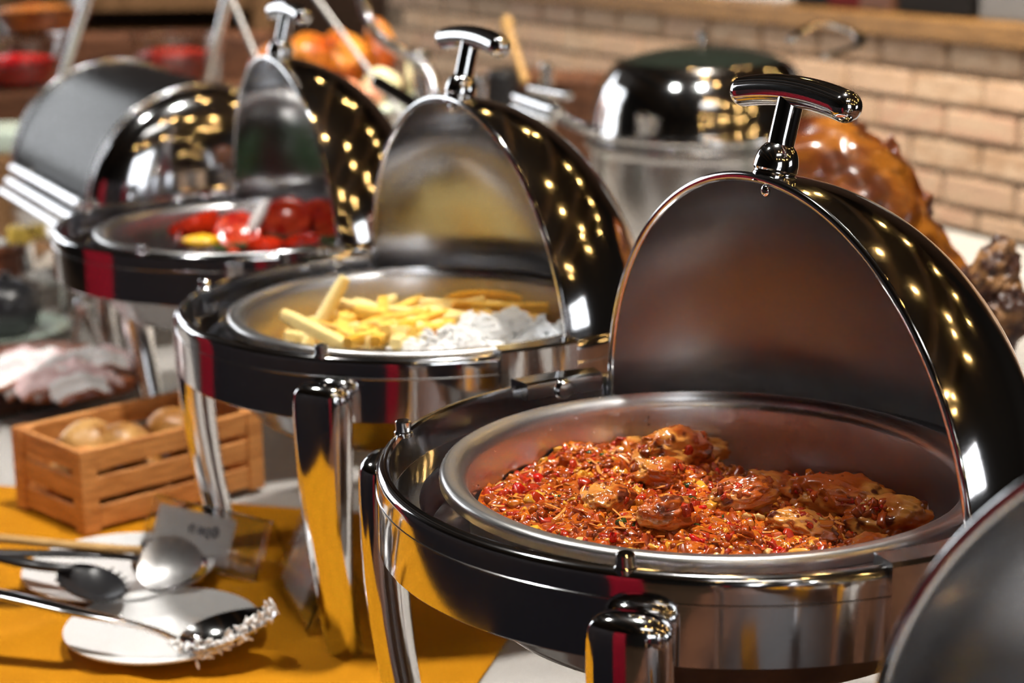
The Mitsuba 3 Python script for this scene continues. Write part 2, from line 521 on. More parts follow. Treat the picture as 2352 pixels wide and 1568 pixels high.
# brick half wall with a wooden ledge, parallel to the row
WN, WS0, WS1, WTOP = -2.20, -5.6, -1.25, 1.062           # n of its face, its ends along s, the top of the brickwork
tag(put('wall_right', row_box(WN - .25, WN - .012, WS0, WS1, 0, WTOP), 'mortar'), 'half height wall of pale sand coloured bricks behind the buffet', kind='structure')
BL, BH, BJ = .235, .064, .014
variants = []
for i in range(8):
    b = cbox(.03, BL - .004, BH - .002, .004)
    b.vertices = b.vertices + r2.normal(0, .0012, b.vertices.shape)
    variants.append(mikit.ply(b, f'brick_clay_{i % 4}'))
R_row = np.eye(4)
R_row[:3, 0], R_row[:3, 1] = N_, S_
for c in range(9):
    z = WTOP - .006 - BH / 2 - c * (BH + BJ)
    s_lo, s_hi = (-5.55, WS1 - .05)
    k = 0
    s = s_lo + (.5 * (BL + BJ) if c % 2 else 0)
    while s < s_hi:
        o = row(WN - .013 + r2.uniform(-.002, .002), s + BL / 2, z)
        M = R_row.copy()
        M[:3, 3] = o
        if s + BL > WS1:
            b = cbox(.03, WS1 - s - .004, BH - .002, .004)
            M[:3, 3] = row(WN - .013, (s + WS1) / 2, z)
            put('brick', b, f'brick_clay_{c % 4}', parent='wall_right', M=T4(M))
            break
        put('brick', dict(variants[r2.integers(8)]), None, parent='wall_right', M=T4(M))
        s += BL + BJ
put('ledge', row_box(WN - .30, WN + .035, WS0 - .02, WS1, WTOP, WTOP + .045), 'ledge_wood', parent='wall_right')
tag('wall_right__ledge', 'brown wooden ledge along the top of the brick wall')

# unseen screen added on the guests' side for dark and red reflections in chrome
scr = numbered('added_screen')
for i, (s0, s1, mat) in enumerate(((-1.50, -1.14, 'crimson'), (-1.14, -.55, 'navy'), (-.55, .41, 'navy'), (.41, .58, 'crimson'))):
    put('panel' if mat == 'navy' else 'red_stile', row_box(.78, .80, s0, s1, .0, 1.22), mat, parent=scr)
tag(scr, 'unseen navy and red screen added for the reflections in the chrome', 'screen')

# ------------------------------------------------------------------ table and cloths
tk = numbered('buffet_table')
put('tabletop', row_box(-1.75, .56, -4.4, 1.35, TABLE - .045, TABLE - .006), 'dark_wood', parent=tk)
for n_ in (-1.65, .46):
    for s_ in (-4.3, -2.4, -.5, 1.25):
        put('leg', row_box(n_ - .035, n_ + .035, s_ - .035, s_ + .035, 0, TABLE - .045), 'dark_wood', parent=tk)
tag(tk, 'long wooden buffet table under the cloths', 'table')


def cloth_mesh(n0, n1, s0, s1, zt, drop_n0, drop_n1, wav=.012):
    """A cloth that lies on the top and falls at both long sides with soft folds."""
    un = np.concatenate([np.linspace(-drop_n0, 0, 8)[:-1], np.linspace(0, n1 - n0, 40), (n1 - n0) + np.linspace(0, drop_n1, 8)[1:]])
    us = np.linspace(s0, s1, 160)
    U, S = np.meshgrid(un, us, indexing='ij')
    Nn = np.clip(U, 0, n1 - n0) + n0
    fall = np.where(U < 0, -U, np.where(U > n1 - n0, U - (n1 - n0), 0))
    side = np.where(U < 0, -1, 1) * (fall > 0)
    Nn = Nn + side * wav * (fall / max(drop_n1, .01)) * (1 + np.sin(S * 26 + 2 * np.sin(S * 7)))
    Z = zt - fall + .0008 * np.sin(S * 9) * (fall == 0)
    V = row(0, 0)[None, None] + Nn[..., None] * N_ + S[..., None] * S_ + Z[..., None] * np.array([0, 0, 1.0])
    return grid_mesh(V)


tag(put('tablecloth', cloth_mesh(-1.765, .575, -4.42, -.06, TABLE - .0035, .5, .5), 'white_cloth', smooth=True), 'white cloth covering the long buffet table', 'tablecloth')


def runner(poly, label):
    """Mustard cloth lying on the table with soft creases, about 3 mm thick."""
    from shapely.geometry import Polygon, Point
    from shapely import contains_xy
    P = Polygon(poly)
    x0, y0, x1, y1 = P.bounds
    nx, ny = int((x1 - x0) / .008), int((y1 - y0) / .008)
    # map a unit square to the quad
    q = np.array(poly, float)
    u, v = np.meshgrid(np.linspace(0, 1, 130), np.linspace(0, 1, 130), indexing='ij')
    XY = ((1 - u) * (1 - v))[..., None] * q[0] + (u * (1 - v))[..., None] * q[1] + (u * v)[..., None] * q[2] + ((1 - u) * v)[..., None] * q[3]
    pts = np.concatenate([XY, np.zeros(XY.shape[:2] + (1,))], -1)
    f = meshkit.fbm(pts * [5.0, 5.0, 0] + 3.3, 3, 4)
    crease = np.exp(-((XY[..., 0] * .8 + XY[..., 1] * .55 - .53) / .018) ** 2) * .006 + np.exp(-((XY[..., 0] * -.5 + XY[..., 1] * .85 - 1.55) / .02) ** 2) * .005
    edge = np.minimum(np.minimum(u, 1 - u), np.minimum(v, 1 - v))
    z = TABLE - .0005 + (.0006 + .012 * np.clip(f - .52, 0, 1) + crease) * smooth01(edge / .08)
    top = np.concatenate([XY, z[..., None]], -1)
    return grid_mesh(top)


def smooth01(t):
    t = np.clip(t, 0, 1)
    return t * t * (3 - 2 * t)


RUN = [(-.86, 2.10), (-.40, .80), (-.20, .86), (.045, 1.72)]
RUN = [(-.80, 2.06), (-.52, .98), (-.165, .985), (.075, 1.83)]
tag(put('table_runner', runner(RUN, ''), 'mustard_cloth', smooth=True), 'mustard yellow runner laid over the white cloth under plates and crate', 'table runner')


# ------------------------------------------------------------------ chafing dishes
RB, RP, RL, LD = .238, .190, .2165, .172
LOFF, LZC, LTILT = -.042, -.0168, -.0552


def arc(n, a0, a1, r, c=(0, 0)):
    a = np.radians(np.linspace(a0, a1, n))
    return [(c[0] + r * math.cos(t), c[1] + r * math.sin(t)) for t in a]


def dish_meshes():
    M = {}
    prof = [(.2355, -.050), (.2365, -.0515), (RB, -.050), (RB, -.004)] + arc(6, 0, 90, .006, (RB - .006, .0005)) + [(.2305, .0065), (.2290, .0045)] + \
           [(.2282, -.006), (.2282, -.020), (.2275, -.050), (.2355, -.050)]
    M['band'] = (lathe(prof, 160), 'chrome', 30)
    # thin raised seam line round the band
    M['seam'] = (lathe([(RB - .0005, -.0125), (RB + .0007, -.0118), (RB + .0007, -.0108), (RB - .0005, -.0101)], 160), 'polished_steel', 30)
    wp = [(.2280, -.020), (.216, -.0205), (.2085, -.0215), (.205, -.027), (.203, -.048), (.186, -.064), (.172, -.088), (.160, -.098), (.12, -.106), (0.001, -.108)]
    M['water_pan'] = (lathe(wp + [(0.001, -.110), (.12, -.108), (.162, -.100), (.174, -.0895), (.188, -.0655), (.2045, -.050), (.2066, -.0275), (.2098, -.0230)], 128), 'polished_steel', 30)
    a = math.radians
    hs = []
    for sg in (-1, 1):
        p = [(.2195, -.004), (.2195, .0085), (.2215, .0105), (.2390, .0105), (.2415, .008), (.2415, -.049), (.2400, -.0505), (.2375, -.051)]
        h = lathe(p, 14, a(sg * 90 - 9), a(sg * 90 + 9))
        caps = []
        for ang in (a(sg * 90 - 9), a(sg * 90 + 9)):
            q = np.array([[.2195, -.004], [.2195, .0105], [.2415, .0105], [.2415, -.051], [.2375, -.051], [.2375, -.004]])
            v = np.c_[q[:, 0] * math.cos(ang), q[:, 0] * math.sin(ang), q[:, 1]]
            caps.append(trimesh.Trimesh(v, [[0, 1, 2], [0, 2, 5], [5, 2, 3], [5, 3, 4]], process=False))
        hs.append(cat_([h] + caps))
    M['hinge_cover'] = (hs, 'chrome', 30)
    btn = []
    for sg in (-1, 1):
        d = lathe([(0.0005, .0045), (.006, .0042), (.008, .0015), (.0085, -.001)], 24)
        d.apply_transform(frame((0, sg * .2192, .001), (1, 0, 0), (0, 0, 1), (0, -sg * 1.0, 0)))
        sc = np.eye(4)
        btn.append(d)
    M['hinge_button'] = (btn, 'chrome', 40)
    pins = []
    for sg in (-1, 1):
        c = lathe([(.0001, .0090), (.0048, .0090), (.0058, .0080), (.0058, .001), (.0068, 0), (.0068, -.003)], 24)
        c.apply_translation((.2312 * math.cos(a(sg * 43)), .2312 * math.sin(a(sg * 43)), .0065))
        pins.append(c)
    M['guide_pin'] = (pins, 'chrome', 40)
    # legs: flattened rounded section, bowed outwards, with a domed top
    legs = []
    zz = np.array([-.0125, -.0131, -.0150, -.0185, -.023, -.030, -.05, -.08, -.11, -.14, -.17, -.20, -.23, -.26, -.2695])
    grow = np.array([.10, .40, .68, .88, .97, 1, 1, 1, 1, 1, 1, 1, 1, 1, 1.0])
    rr = np.interp(zz, [-.27, -.23, -.19, -.15, -.11, -.06, -.012], [.224, .2345, .2430, .2485, .2515, .2525, .2510])
    wd = np.interp(zz, [-.27, -.20, -.12, -.06, -.012], [.0165, .0185, .0235, .0262, .0265]) * grow
    th = np.interp(zz, [-.27, -.12, -.03], [.011, .0150, .0155]) * grow
    for ang, zsc in ((45, 1), (135, 1), (-135, 1), (-45, 1)):
        P = np.c_[rr * 1.0, 0 * rr, np.where(zz < -.05, -.05 + (zz + .05) * (zsc * .27 - .05) / .22, zz)]
        l = sweep(P[::-1], wd[::-1], th[::-1], n=40, up=(1, 0, 0), power=2.3)
        l.apply_transform(rotz(a(ang)))
        legs.append(l)
    M['leg'] = (legs, 'chrome', 38)
    return M


def lid_frame():
    """Axes of the opened lid in the dish's own frame: x is the axis of the dome (outwards through the opening), z is up along the arch."""
    t = LTILT
    u = np.array([-math.sin(t), 0, math.cos(t)])
    n = np.array([math.cos(t), 0, math.sin(t)])
    return frame((LOFF, 0, LZC), n, (0, 1, 0), u)


def lid_shell(R, D, zlow=-.012, nt=40, na=72):
    """Quarter of a flattened ball: a from one foot over the arch to the other, t from the rim to the pole."""
    al = math.asin(zlow / R)
    a = np.linspace(-0.02, math.pi + 0.02, na)
    th = np.linspace(0, math.pi / 2 * .999, nt)
    Aa, Th = np.meshgrid(a, th, indexing='ij')
    rho = R * np.cos(Th)
    V = np.stack([-D * np.sin(Th), rho * np.cos(Aa), rho * np.sin(Aa)], -1)
    return grid_mesh(V)


def lid_meshes():
    out = {}
    L = lid_frame()
    outer = lid_shell(RL, LD)
    inner = lid_shell(RL - .0022, LD - .0022)
    out['shell'] = xf(outer, L)
    out['lining'] = xf(inner, L)
    a = np.linspace(-.05, math.pi + .05, 96)
    path = np.c_[0 * a, (RL - .0012) * np.cos(a), (RL - .0012) * np.sin(a)]
    out['rim'] = xf(sweep(path, .0034, .0022, n=12, up=(1, 0, 0)), L)
    # handle: ferrule, stem, arched bar
    ax = unit([-.30, 0, .955])
    base = np.array([-.013, 0, RL - .003])
    prof = [(.0001, -.004), (.0150, -.004), (.0150, .002), (.0142, .003), (.0142, .0045), (.0155, .0060)] + [(.0155 * math.cos(t) ** .8 + .0, .0085 + .0175 * math.sin(t)) for t in np.linspace(0, 1.05, 8)] + [(.0092, .0262)]
    x_ = unit(np.cross([0, 1, 0], ax))
    Fm = frame(base, x_, (0, 1, 0), ax)
    out['ferrule'] = xf(xf(lathe(prof, 40), Fm), L)
    st = [(base + ax * h) for h in np.linspace(.022, .060, 8)]
    out['stem'] = xf(sweep(st, .0093, n=28, up=(0, 1, 0)), L)
    t = np.linspace(-1, 1, 25)
    top = base + ax * .0605
    bar = top + np.outer(t * .0575 + .0025, (0, 1, 0)) - np.outer(t ** 2 * .0050, ax)
    out['bar'] = xf(capsule(bar, .0108, n=28, up=ax), L)
    riv = trimesh.creation.icosphere(subdivisions=2, radius=.0042)
    riv.vertices = riv.vertices * [.6, 1, 1] + [0.002, .012, RL - .008]
    out['rivet'] = xf(riv, L)
    return out


DISH, LID = dish_meshes(), lid_meshes()
_cache = {}


def shared(name, mesh, bsdf, smooth):
    k = (name, bsdf)
    if k not in _cache:
        _cache[k] = mikit.ply(mesh, bsdf, smooth=smooth)
    return dict(_cache[k])


def dish_matrix(x, y, z=Z0, turn=0.0):
    M = R_row.copy() @ rotz(math.radians(turn))
    M[:3, 3] = (x, y, z)
    return M


def chafing_dish(x, y, label, lining='misted_steel', z=Z0, turn=0.0, legs=(0, 1, 2, 3), leg_turn=0.0):
    k = numbered('chafing_dish')
    Mx = dish_matrix(x, y, z, turn)
    M = T4(Mx)
    tag(k, label, 'chafing dish')
    for nm in ('band', 'seam', 'water_pan'):
        m, b, s = DISH[nm]
        put(nm, shared(nm, m, b, s), None, parent=k, M=M)
    for nm in ('hinge_cover', 'guide_pin', 'leg'):
        ms, b, s = DISH[nm]
        for i, m in enumerate(ms):
            if nm == 'leg' and i not in legs:
                continue
            kk = put(nm, shared(nm + str(i), m, b, s), None, parent=k, M=T4(Mx @ rotz(math.radians(leg_turn))) if nm == 'leg' else M)
            if nm == 'hinge_cover':
                put('button', shared('btn' + str(i), DISH['hinge_button'][0][i], 'chrome', 40), None, parent=kk, M=M)
    Ml = M
    lk = put('lid', shared('lidshell', LID['shell'], 'chrome', True), None, parent=k, M=Ml)
    put('lining', shared('lidlining', LID['lining'], lining, True), None, parent=lk, M=Ml)
    for nm in ('rim', 'ferrule', 'stem', 'bar', 'rivet'):
        put({'ferrule': 'handle_ferrule', 'stem': 'handle_stem', 'bar': 'handle_bar'}.get(nm, nm), shared('lid' + nm, LID[nm], 'chrome', 40), None, parent=lk, M=Ml)
    return k


PANP = [(.1892, -.0105), (.1903, -.0095), (.1905, -.006)] + [(RP - .0045 + .005 * math.cos(t), -.0052 + .0052 * math.sin(t)) for t in np.linspace(.2, 1.45, 6)] + \
       [(.1815, -.0002), (.1765, -.0022), (.1728, -.0058), (.1708, -.0105), (.1690, -.030), (.1672, -.050), (.1655, -.0575), (.1605, -.0605), (.1500, -.0615), (.0005, -.0615)]
PANB = [(.0005, -.0630), (.1510, -.0630), (.1620, -.0622), (.1678, -.0580), (.1690, -.050), (.1708, -.030), (.1725, -.0110), (.1800, -.0030), (.1880, -.0105)]


def food_pan(x, y, label, mat='pan_steel', z=Z0):
    m = lathe(PANP + [PANP[-1]] + PANB + [PANP[0]], 144)
    k = put('food_pan', shared('pan', m, mat, 40), None, M=T4(dish_matrix(x, y, z)))
    tag(k, label, 'food pan')
    return k


CEN = {'A': (.1421, 1.2158), 'B': (-.0860, 1.7292), 'C': (-.3167, 2.1943), 'G': (.3195, .6257)}
chafing_dish(*CEN['A'], 'open round chrome chafing dish holding the red chicken stew')
chafing_dish(*CEN['B'], 'open round chrome chafing dish holding the fries and rice', lining='polished_steel')
chafing_dish(*CEN['C'], 'open round chrome chafing dish holding the grilled tomatoes', lining='polished_steel', turn=-3.7, leg_turn=-21.0, legs=(1, 2, 3))
chafing_dish(*CEN['G'], 'nearest chafing dish cut by the right edge with its lid open', turn=28.1)
food_pan(CEN['A'][0] - .004, CEN['A'][1], 'steel food pan full of red chicken stew in the nearest full dish')
food_pan(*CEN['B'], 'steel food pan of fries and rice in the middle dish')
food_pan(*CEN['C'], 'steel food pan of grilled tomatoes in the third dish')
food_pan(*CEN['G'], 'steel food pan in the nearest dish at the right edge')

# rectangular roll-top dish behind the tomatoes: a half round lid along the row, closed
rd = numbered('roll_top_dish')
RC, RR_, RLEN, RZ0 = np.array([-.450, 2.665]), .176, .47, Z0 - .056
RDM = frame((RC[0], RC[1], RZ0), N_, S_, (0, 0, 1.0))        # x to the guests, y along the row towards the camera, z up


def lid_end(R, bulge, sign, y0):
    ys = np.array([bulge * (1 - math.sin(math.pi / 2 * k / 17) ** 2.6) ** (1 / 2.6) if k < 17 else 0.0 for k in range(18)])
    rs = np.array([max(math.sin(math.pi / 2 * k / 17), .002) for k in range(18)]) * R
    a = np.linspace(0, math.pi, 60)
    V = np.stack([np.outer(rs, np.cos(a)), np.tile((y0 + sign * ys)[:, None], (1, 60)), np.outer(rs, np.sin(a))], -1)
    return grid_mesh(V)


_a = np.linspace(0, math.pi, 60)
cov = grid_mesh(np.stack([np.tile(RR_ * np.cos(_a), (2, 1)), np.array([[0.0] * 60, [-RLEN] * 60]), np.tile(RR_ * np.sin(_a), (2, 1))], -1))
lk_ = put('lid', xf(cov, RDM), 'reflected_dark', smooth=True, parent=rd)
tag(lk_, 'half round lid with its dark room reflection painted as satin black')
for sg_, y_ in ((1, .001), (-1, -RLEN - .001)):
    put('end_cap', xf(lid_end(RR_, .055, sg_, y_), RDM), 'chrome', smooth=True, parent=lk_)
    put('rim', xf(sweep(np.c_[(RR_ + .001) * np.cos(_a), np.full(60, y_), (RR_ + .001) * np.sin(_a)], .0055, .0040, n=10, up=(0, 1, 0)), RDM), 'polished_steel', smooth=True, parent=lk_)
for nm, x_, z_, r_, y0_, y1_ in (('handle_bar', .192, .020, .0085, .02, -.40), ('front_rail', .196, -.004, .0085, .03, -.42), ('lower_rail', .200, -.026, .0070, .03, -.47)):
    put(nm, xf(capsule(np.c_[np.full(8, x_), np.linspace(y0_, y1_, 8), np.full(8, z_)], r_, n=16), RDM), 'chrome', smooth=True, parent=lk_ if nm == 'handle_bar' else rd)
for y_ in (-.02, -.36):
    put('handle_bracket', xf(sweep([(.170, y_, .020), (.190, y_, .020)], .005, n=10), RDM), 'chrome', smooth=True, parent=lk_)
fb = rbox(.37, .54, .075, .012)
fb.apply_translation((0, -RLEN / 2, -.046))
put('frame_box', xf(fb, RDM), 'chrome', smooth=40, parent=rd)
for x_ in (-.165, .165):
    for y_ in (.012, -RLEN - .012):
        put('leg', xf(sweep([(x_, y_, -.070), (x_, y_, -.15), (x_ * .95, y_, -(RZ0 - TABLE) + .0005)], .014, .010, n=14, up=(0, 1, 0)), RDM), 'chrome', smooth=40, parent=rd)
tag(rd, 'closed rectangular roll top chafing dish behind the tomato dish', 'chafing dish')

# ------------------------------------------------------------------ stew in the nearest full dish (dish axes: x to the guests, y along the row)
MA, MB, MC = dish_matrix(*CEN['A']), dish_matrix(*CEN['B']), dish_matrix(*CEN['C'])


def to_local(M, p):
    return (np.linalg.inv(M) @ np.r_[p, 1.0])[:3]


def stew_h(x, y):
    """Height of the sauce over the pan's rim plane."""
    r = np.hypot(x, y)
    q = np.stack([x, y, 0 * x], -1)
    base = -.048 + .021 * smooth01((x + .085) / .10) + .006 * np.exp(-((x - .03) ** 2 + (y + .03) ** 2) / .006)
    lump = .026 * (meshkit.fbm(q * 30 + 5, 3, 2) - .5)
    h = base + lump - .012 * smooth01((r - .13) / .05) * (x > -1)
    bare = smooth01((-.105 - x + .02 * np.sin(y * 30)) / .025)            # the back of the pan is empty
    return h * (1 - bare) + (-.066) * bare


rr_, aa_ = np.meshgrid(np.linspace(0, 1, 90) ** .75, np.linspace(0, 2 * math.pi, 200, endpoint=False), indexing='ij')
X_, Y_ = rr_ * .1685 * np.cos(aa_), rr_ * .1685 * np.sin(aa_)
Z_ = stew_h(X_, Y_)
st_ = grid_mesh(np.stack([X_, Y_, Z_], -1), close_v=True)
tag(put('tomato_sauce', mikit.ply(st_, 'sauce', smooth=True), None, M=T4(MA)), 'glossy red brown tomato sauce filling the nearest full pan', 'sauce', kind='stuff')


def chunk(rng, sx, sy, sz):
    h = trimesh.creation.icosphere(subdivisions=1)
    v = np.array(h.vertices)
    v = np.sign(v) * np.abs(v) ** .62 * rng.uniform(.72, 1.18, (len(v), 1))
    return v * [sx, sy, sz], np.array(h.faces)


def rand_rot(rng):
    return trimesh.transformations.random_rotation_matrix(rng.random(3))[:3, :3]


SPOTS_CH = []


def cover(x, y):
    """How far the chicken pieces lift the diced vegetables that lie on them."""
    d = 0.0
    for (cx, cy, zc, a, b, c, t) in SPOTS_CH:
        u, v = (x - cx) * math.cos(t) + (y - cy) * math.sin(t), -(x - cx) * math.sin(t) + (y - cy) * math.cos(t)
        q = (u / a) ** 2 + (v / b) ** 2
        if q < .8:
            d = max(d, zc + c * math.sqrt(1 - q) - float(stew_h(np.array(x), np.array(y))))
    return max(d, 0.0)


# chicken pieces: pixel place, size (m), turn
CH = [((1395, 1180), (.024, .017, .014), 70, 'chicken_meat', 'pale chicken piece lying in the left front of the stew'),
      ((1515, 1120), (.020, .015, .013), 20, 'chicken_meat', 'chicken knuckle with pale end in the middle of the stew'),
      ((1545, 1060), (.034, .020, .020), 35, 'chicken_meat', 'large sauced chicken piece standing highest in the stew'),
      ((1560, 1003), (.034, .013, .013), -5, 'chicken_meat', 'browned chicken wing leaning at the back of the stew'),
      ((1445, 1020), (.022, .012, .010), 50, 'chicken_meat', 'dark chicken piece left of the browned wing'),
      ((1700, 1155), (.026, .015, .013), 10, 'chicken_meat', 'bright yellow chicken piece right of the stew middle'),
      ((1525, 1222), (.020, .014, .013), 15, 'chicken_meat', 'chicken piece at the front rim of the stew'),
      ((1835, 1200), (.024, .015, .012), -20, 'chicken_meat', 'chicken piece towards the right front of the stew'),
      ((1800, 1085), (.034, .018, .015), -25, 'chicken_meat', 'dark sauced chicken piece at the back right of the stew'),
      ((1930, 1120), (.040, .024, .022), -25, 'chicken_meat', 'largest dark chicken piece in the shade of the lid'),
      ((2040, 1165), (.032, .020, .020), -40, 'chicken_meat', 'dark charred chicken piece nearest the right side of the pan'),
      ((1985, 1215), (.022, .014, .012), 10, 'chicken_meat', 'reddish chicken piece at the front right rim')]
for i, (uv, sz, tn, mat, lab) in enumerate(CH):
    p = on_height(uv[0], uv[1], Z0 - .027)
    l = to_local(MA, p)
    zl = float(stew_h(l[0], l[1]))
    m = blob(*sz, seed=i + 20, amp=.36, freq=1.4, sub=4, fine=.17, ffreq=5)
    m.apply_transform(rotz(math.radians(tn)) @ rot((0, 1, 0), .2 * math.sin(i)))
    zc = max(zl, -.058) + sz[2] * .35
    m.apply_translation((p[0], p[1], Z0 + zc))
    if mat == 'chicken_meat' or i % 2:
        SPOTS_CH.append((l[0], l[1], zc, sz[0] * .95, sz[1] * .95, sz[2] * .8, math.radians(tn + 152.6)))
    tag(put('chicken_piece', m, mat, smooth=True), lab, 'chicken')

rng = np.random.default_rng(11)
PAL = [((.34, .022, .005), .18), ((.36, .055, .006), .30), ((.44, .11, .008), .24), ((.60, .26, .022), .11), ((.22, .040, .008), .15), ((.60, .38, .13), .022), ((.48, .010, .006), .045), ((.03, .05, .010), .015)]
pc, pw_ = np.array([p[0] for p in PAL]), np.array([p[1] for p in PAL])
pw_ = pw_ / pw_.sum()
VV, FF, CC, off_ = [], [], [], 0
protos = [chunk(rng, 1, .85, .65) for _ in range(14)]
cnt = 0
while cnt < 4800:
    r, t = .164 * math.sqrt(rng.random()), rng.uniform(0, 2 * math.pi)
    x, y = r * math.cos(t), r * math.sin(t)
    if x < -.10 + .012 * math.sin(y * 40):
        continue
    z = float(stew_h(np.array(x), np.array(y)))
    if z < -.060:
        continue
    s = rng.choice([.0012, .0019, .0030, .0044, .0058], p=[.22, .30, .28, .15, .05])
    v, f = protos[rng.integers(14)]
    asp = rng.choice([1, 1, 1.3, 1.7])
    R = rand_rot(rng)
    w = (v * [asp, 1, 1]) @ R.T * s + [x, y, z - s * .40 + cover(x, y)]
    c = pc[rng.choice(len(pc), p=pw_)]
    if s > .0045 and c[2] < .02 and c[0] < .1:
        continue
    VV.append(w); FF.append(f + off_); CC.append(np.tile(np.clip(c * rng.uniform(.75, 1.15), 0, .95), (len(w), 1)))
    off_ += len(w)
    cnt += 1
veg = trimesh.Trimesh(np.vstack(VV), np.vstack(FF), process=False)
vegm, cc = veg, np.vstack(CC)
tag(put('diced_vegetables', mikit.ply(vegm, 'painted', smooth=True, color=cc), None, M=T4(MA)), 'finely diced red and yellow vegetables all over the stew', 'diced vegetables', kind='stuff')

# strips of onion
on = []
for i in range(130):
    r, t = .155 * math.sqrt(rng.random()), rng.uniform(0, 2 * math.pi)
    x, y = r * math.cos(t), r * math.sin(t)
    if x < -.09:
        continue
    z = float(stew_h(np.array(x), np.array(y)))
    L_, R0 = rng.uniform(.008, .018), rng.uniform(.012, .03)
    a = np.linspace(-L_ / R0 / 2, L_ / R0 / 2, 7)
    p = np.c_[R0 * np.sin(a), R0 * (1 - np.cos(a)), 0 * a]
    m = sweep(p, .0016 * (1 - (np.linspace(-1, 1, 7)) ** 4 * .8), .0006, n=6)
    m.vertices = m.vertices @ (trimesh.transformations.euler_matrix(rng.uniform(-.6, .6), rng.uniform(-.5, .5), rng.uniform(0, 6.3))[:3, :3]).T + [x, y, z + .0025]
    on.append(m)
scene['onion'] = pri((.62, .22, .045), .2, .6)
tag(put('onion_strips', cat_(on), 'onion', smooth=True, M=T4(MA)), 'thin translucent onion strips scattered through the stew', 'onion', kind='stuff')

# drops and splashes of sauce on the pan's wall
dro = []
for i in range(420):
    a = rng.uniform(-2.9, -1.2) if rng.random() < .55 else rng.uniform(-math.pi, math.pi)
    z = rng.uniform(-.045, -.008)
    r = np.interp(z, [-.0575, -.05, -.03, -.0105], [.1655, .1672, .1690, .1708]) - .0003
    s = rng.uniform(.0005, .0012)
    m = trimesh.creation.icosphere(subdivisions=1, radius=s)
    m.apply_translation((r * math.cos(a), r * math.sin(a), z))
    dro.append(m)
tag(put('condensation_drops', cat_(dro), 'glass', smooth=True, M=T4(MA)), 'water drops on the inner wall of the stew pan', 'water drops', kind='stuff')

# ------------------------------------------------------------------ fries and rice in the middle dish
rng = np.random.default_rng(5)
fr_protos = []
for i in range(10):
    L_ = rng.uniform(.055, .095)
    t = np.linspace(-1, 1, 9)
    p = np.c_[t * L_ / 2, rng.uniform(-.006, .006) * (1 - t ** 2), rng.uniform(-.004, .004) * (1 - t ** 2)]
    m = sweep(p, .0059 * (1 - .18 * t ** 6), .0059 * (1 - .18 * t ** 6), n=12, power=4.5)
    fr_protos.append(mikit.ply(m, 'fry' if i < 7 else 'fry_pale', smooth=40))


def pix_local(M, u, v, z):
    return to_local(M, on_height(u, v, Z0 + z))


def fry_at(u, v, z, ang, tilt, lab=None, k=None, group='fries in the middle dish'):
    p = on_height(u, v, Z0 + z)
    M = trans(*p) @ rotz(ang) @ rot((0, 1, 0), tilt)
    key = put('french_fry', dict(fr_protos[rng.integers(10) if k is None else k]), None, M=T4(M))
    tag(key, lab or 'golden french fry lying in the pile in the middle dish', 'french fry', group if not lab else None)


# pile: layers from the floor of the pan upward
placed = 0
for layer, z in enumerate(np.linspace(-.052, -.006, 8)):
    for i in range(19):
        for tries in range(30):
            r, t = .128 * math.sqrt(rng.random()), rng.uniform(0, 2 * math.pi)
            l = np.array([r * math.cos(t), r * math.sin(t), z])
            w = (MB @ np.r_[l, 1])[:3]
            # keep to the side away from the rice: pile is centred left and back
            d = pix_local(MB, 905, 752, z)
            spread = .128 * (1 - .10 * layer)
            if np.hypot(l[0] - d[0], l[1] - d[1]) < spread and np.hypot(l[0], l[1]) < .128:
                break
        else:
            continue
        M = MB @ trans(*l) @ rotz(rng.normal(.55, .75)) @ rot((0, 1, 0), rng.normal(0, .13))
        tag(put('french_fry', dict(fr_protos[rng.integers(10)]), None, M=T4(M)), 'golden french fry lying in the pile in the middle dish', 'french fry', 'fries in the middle dish')
for i in range(46):
    r, t = .140 * math.sqrt(rng.random()), rng.uniform(0, 2 * math.pi)
    M = MB @ trans(r * math.cos(t), r * math.sin(t), -.0535 + .004 * (i % 3)) @ rotz(t + math.pi / 2 + rng.normal(0, .3))
    tag(put('french_fry', dict(fr_protos[rng.integers(10)]), None, M=T4(M)), 'golden french fry lying in the pile in the middle dish', 'french fry', 'fries in the middle dish')
fry_at(745, 722, -.004, .55, -.95, 'pale french fry standing up at the left of the pile', 8)
fry_at(852, 705, -.001, -.22, .1, 'pale french fry lying across the top of the pile', 9)
fry_at(720, 757, -.006, -.65, .25, 'thick french fry sloping down at the left end of the pile', 8)
for (u, v, a_) in ((1010, 706, .15), (1060, 700, .1), (1115, 690, .2), (1150, 705, .1), (1075, 722, .12), (1020, 728, .2), (1160, 728, -.1)):
    fry_at(u, v, -.006, a_, rng.normal(0, .06))

rice_c = pix_local(MB, 1120, 772, -.03)
gx = []
rng = np.random.default_rng(9)
gr = sweep(np.c_[np.linspace(-.0034, .0034, 5), 0 * np.zeros(5), 0 * np.zeros(5)], np.array([.0004, .00105, .0012, .00105, .0004]), n=6)
gv, gf = np.array(gr.vertices), np.array(gr.faces)


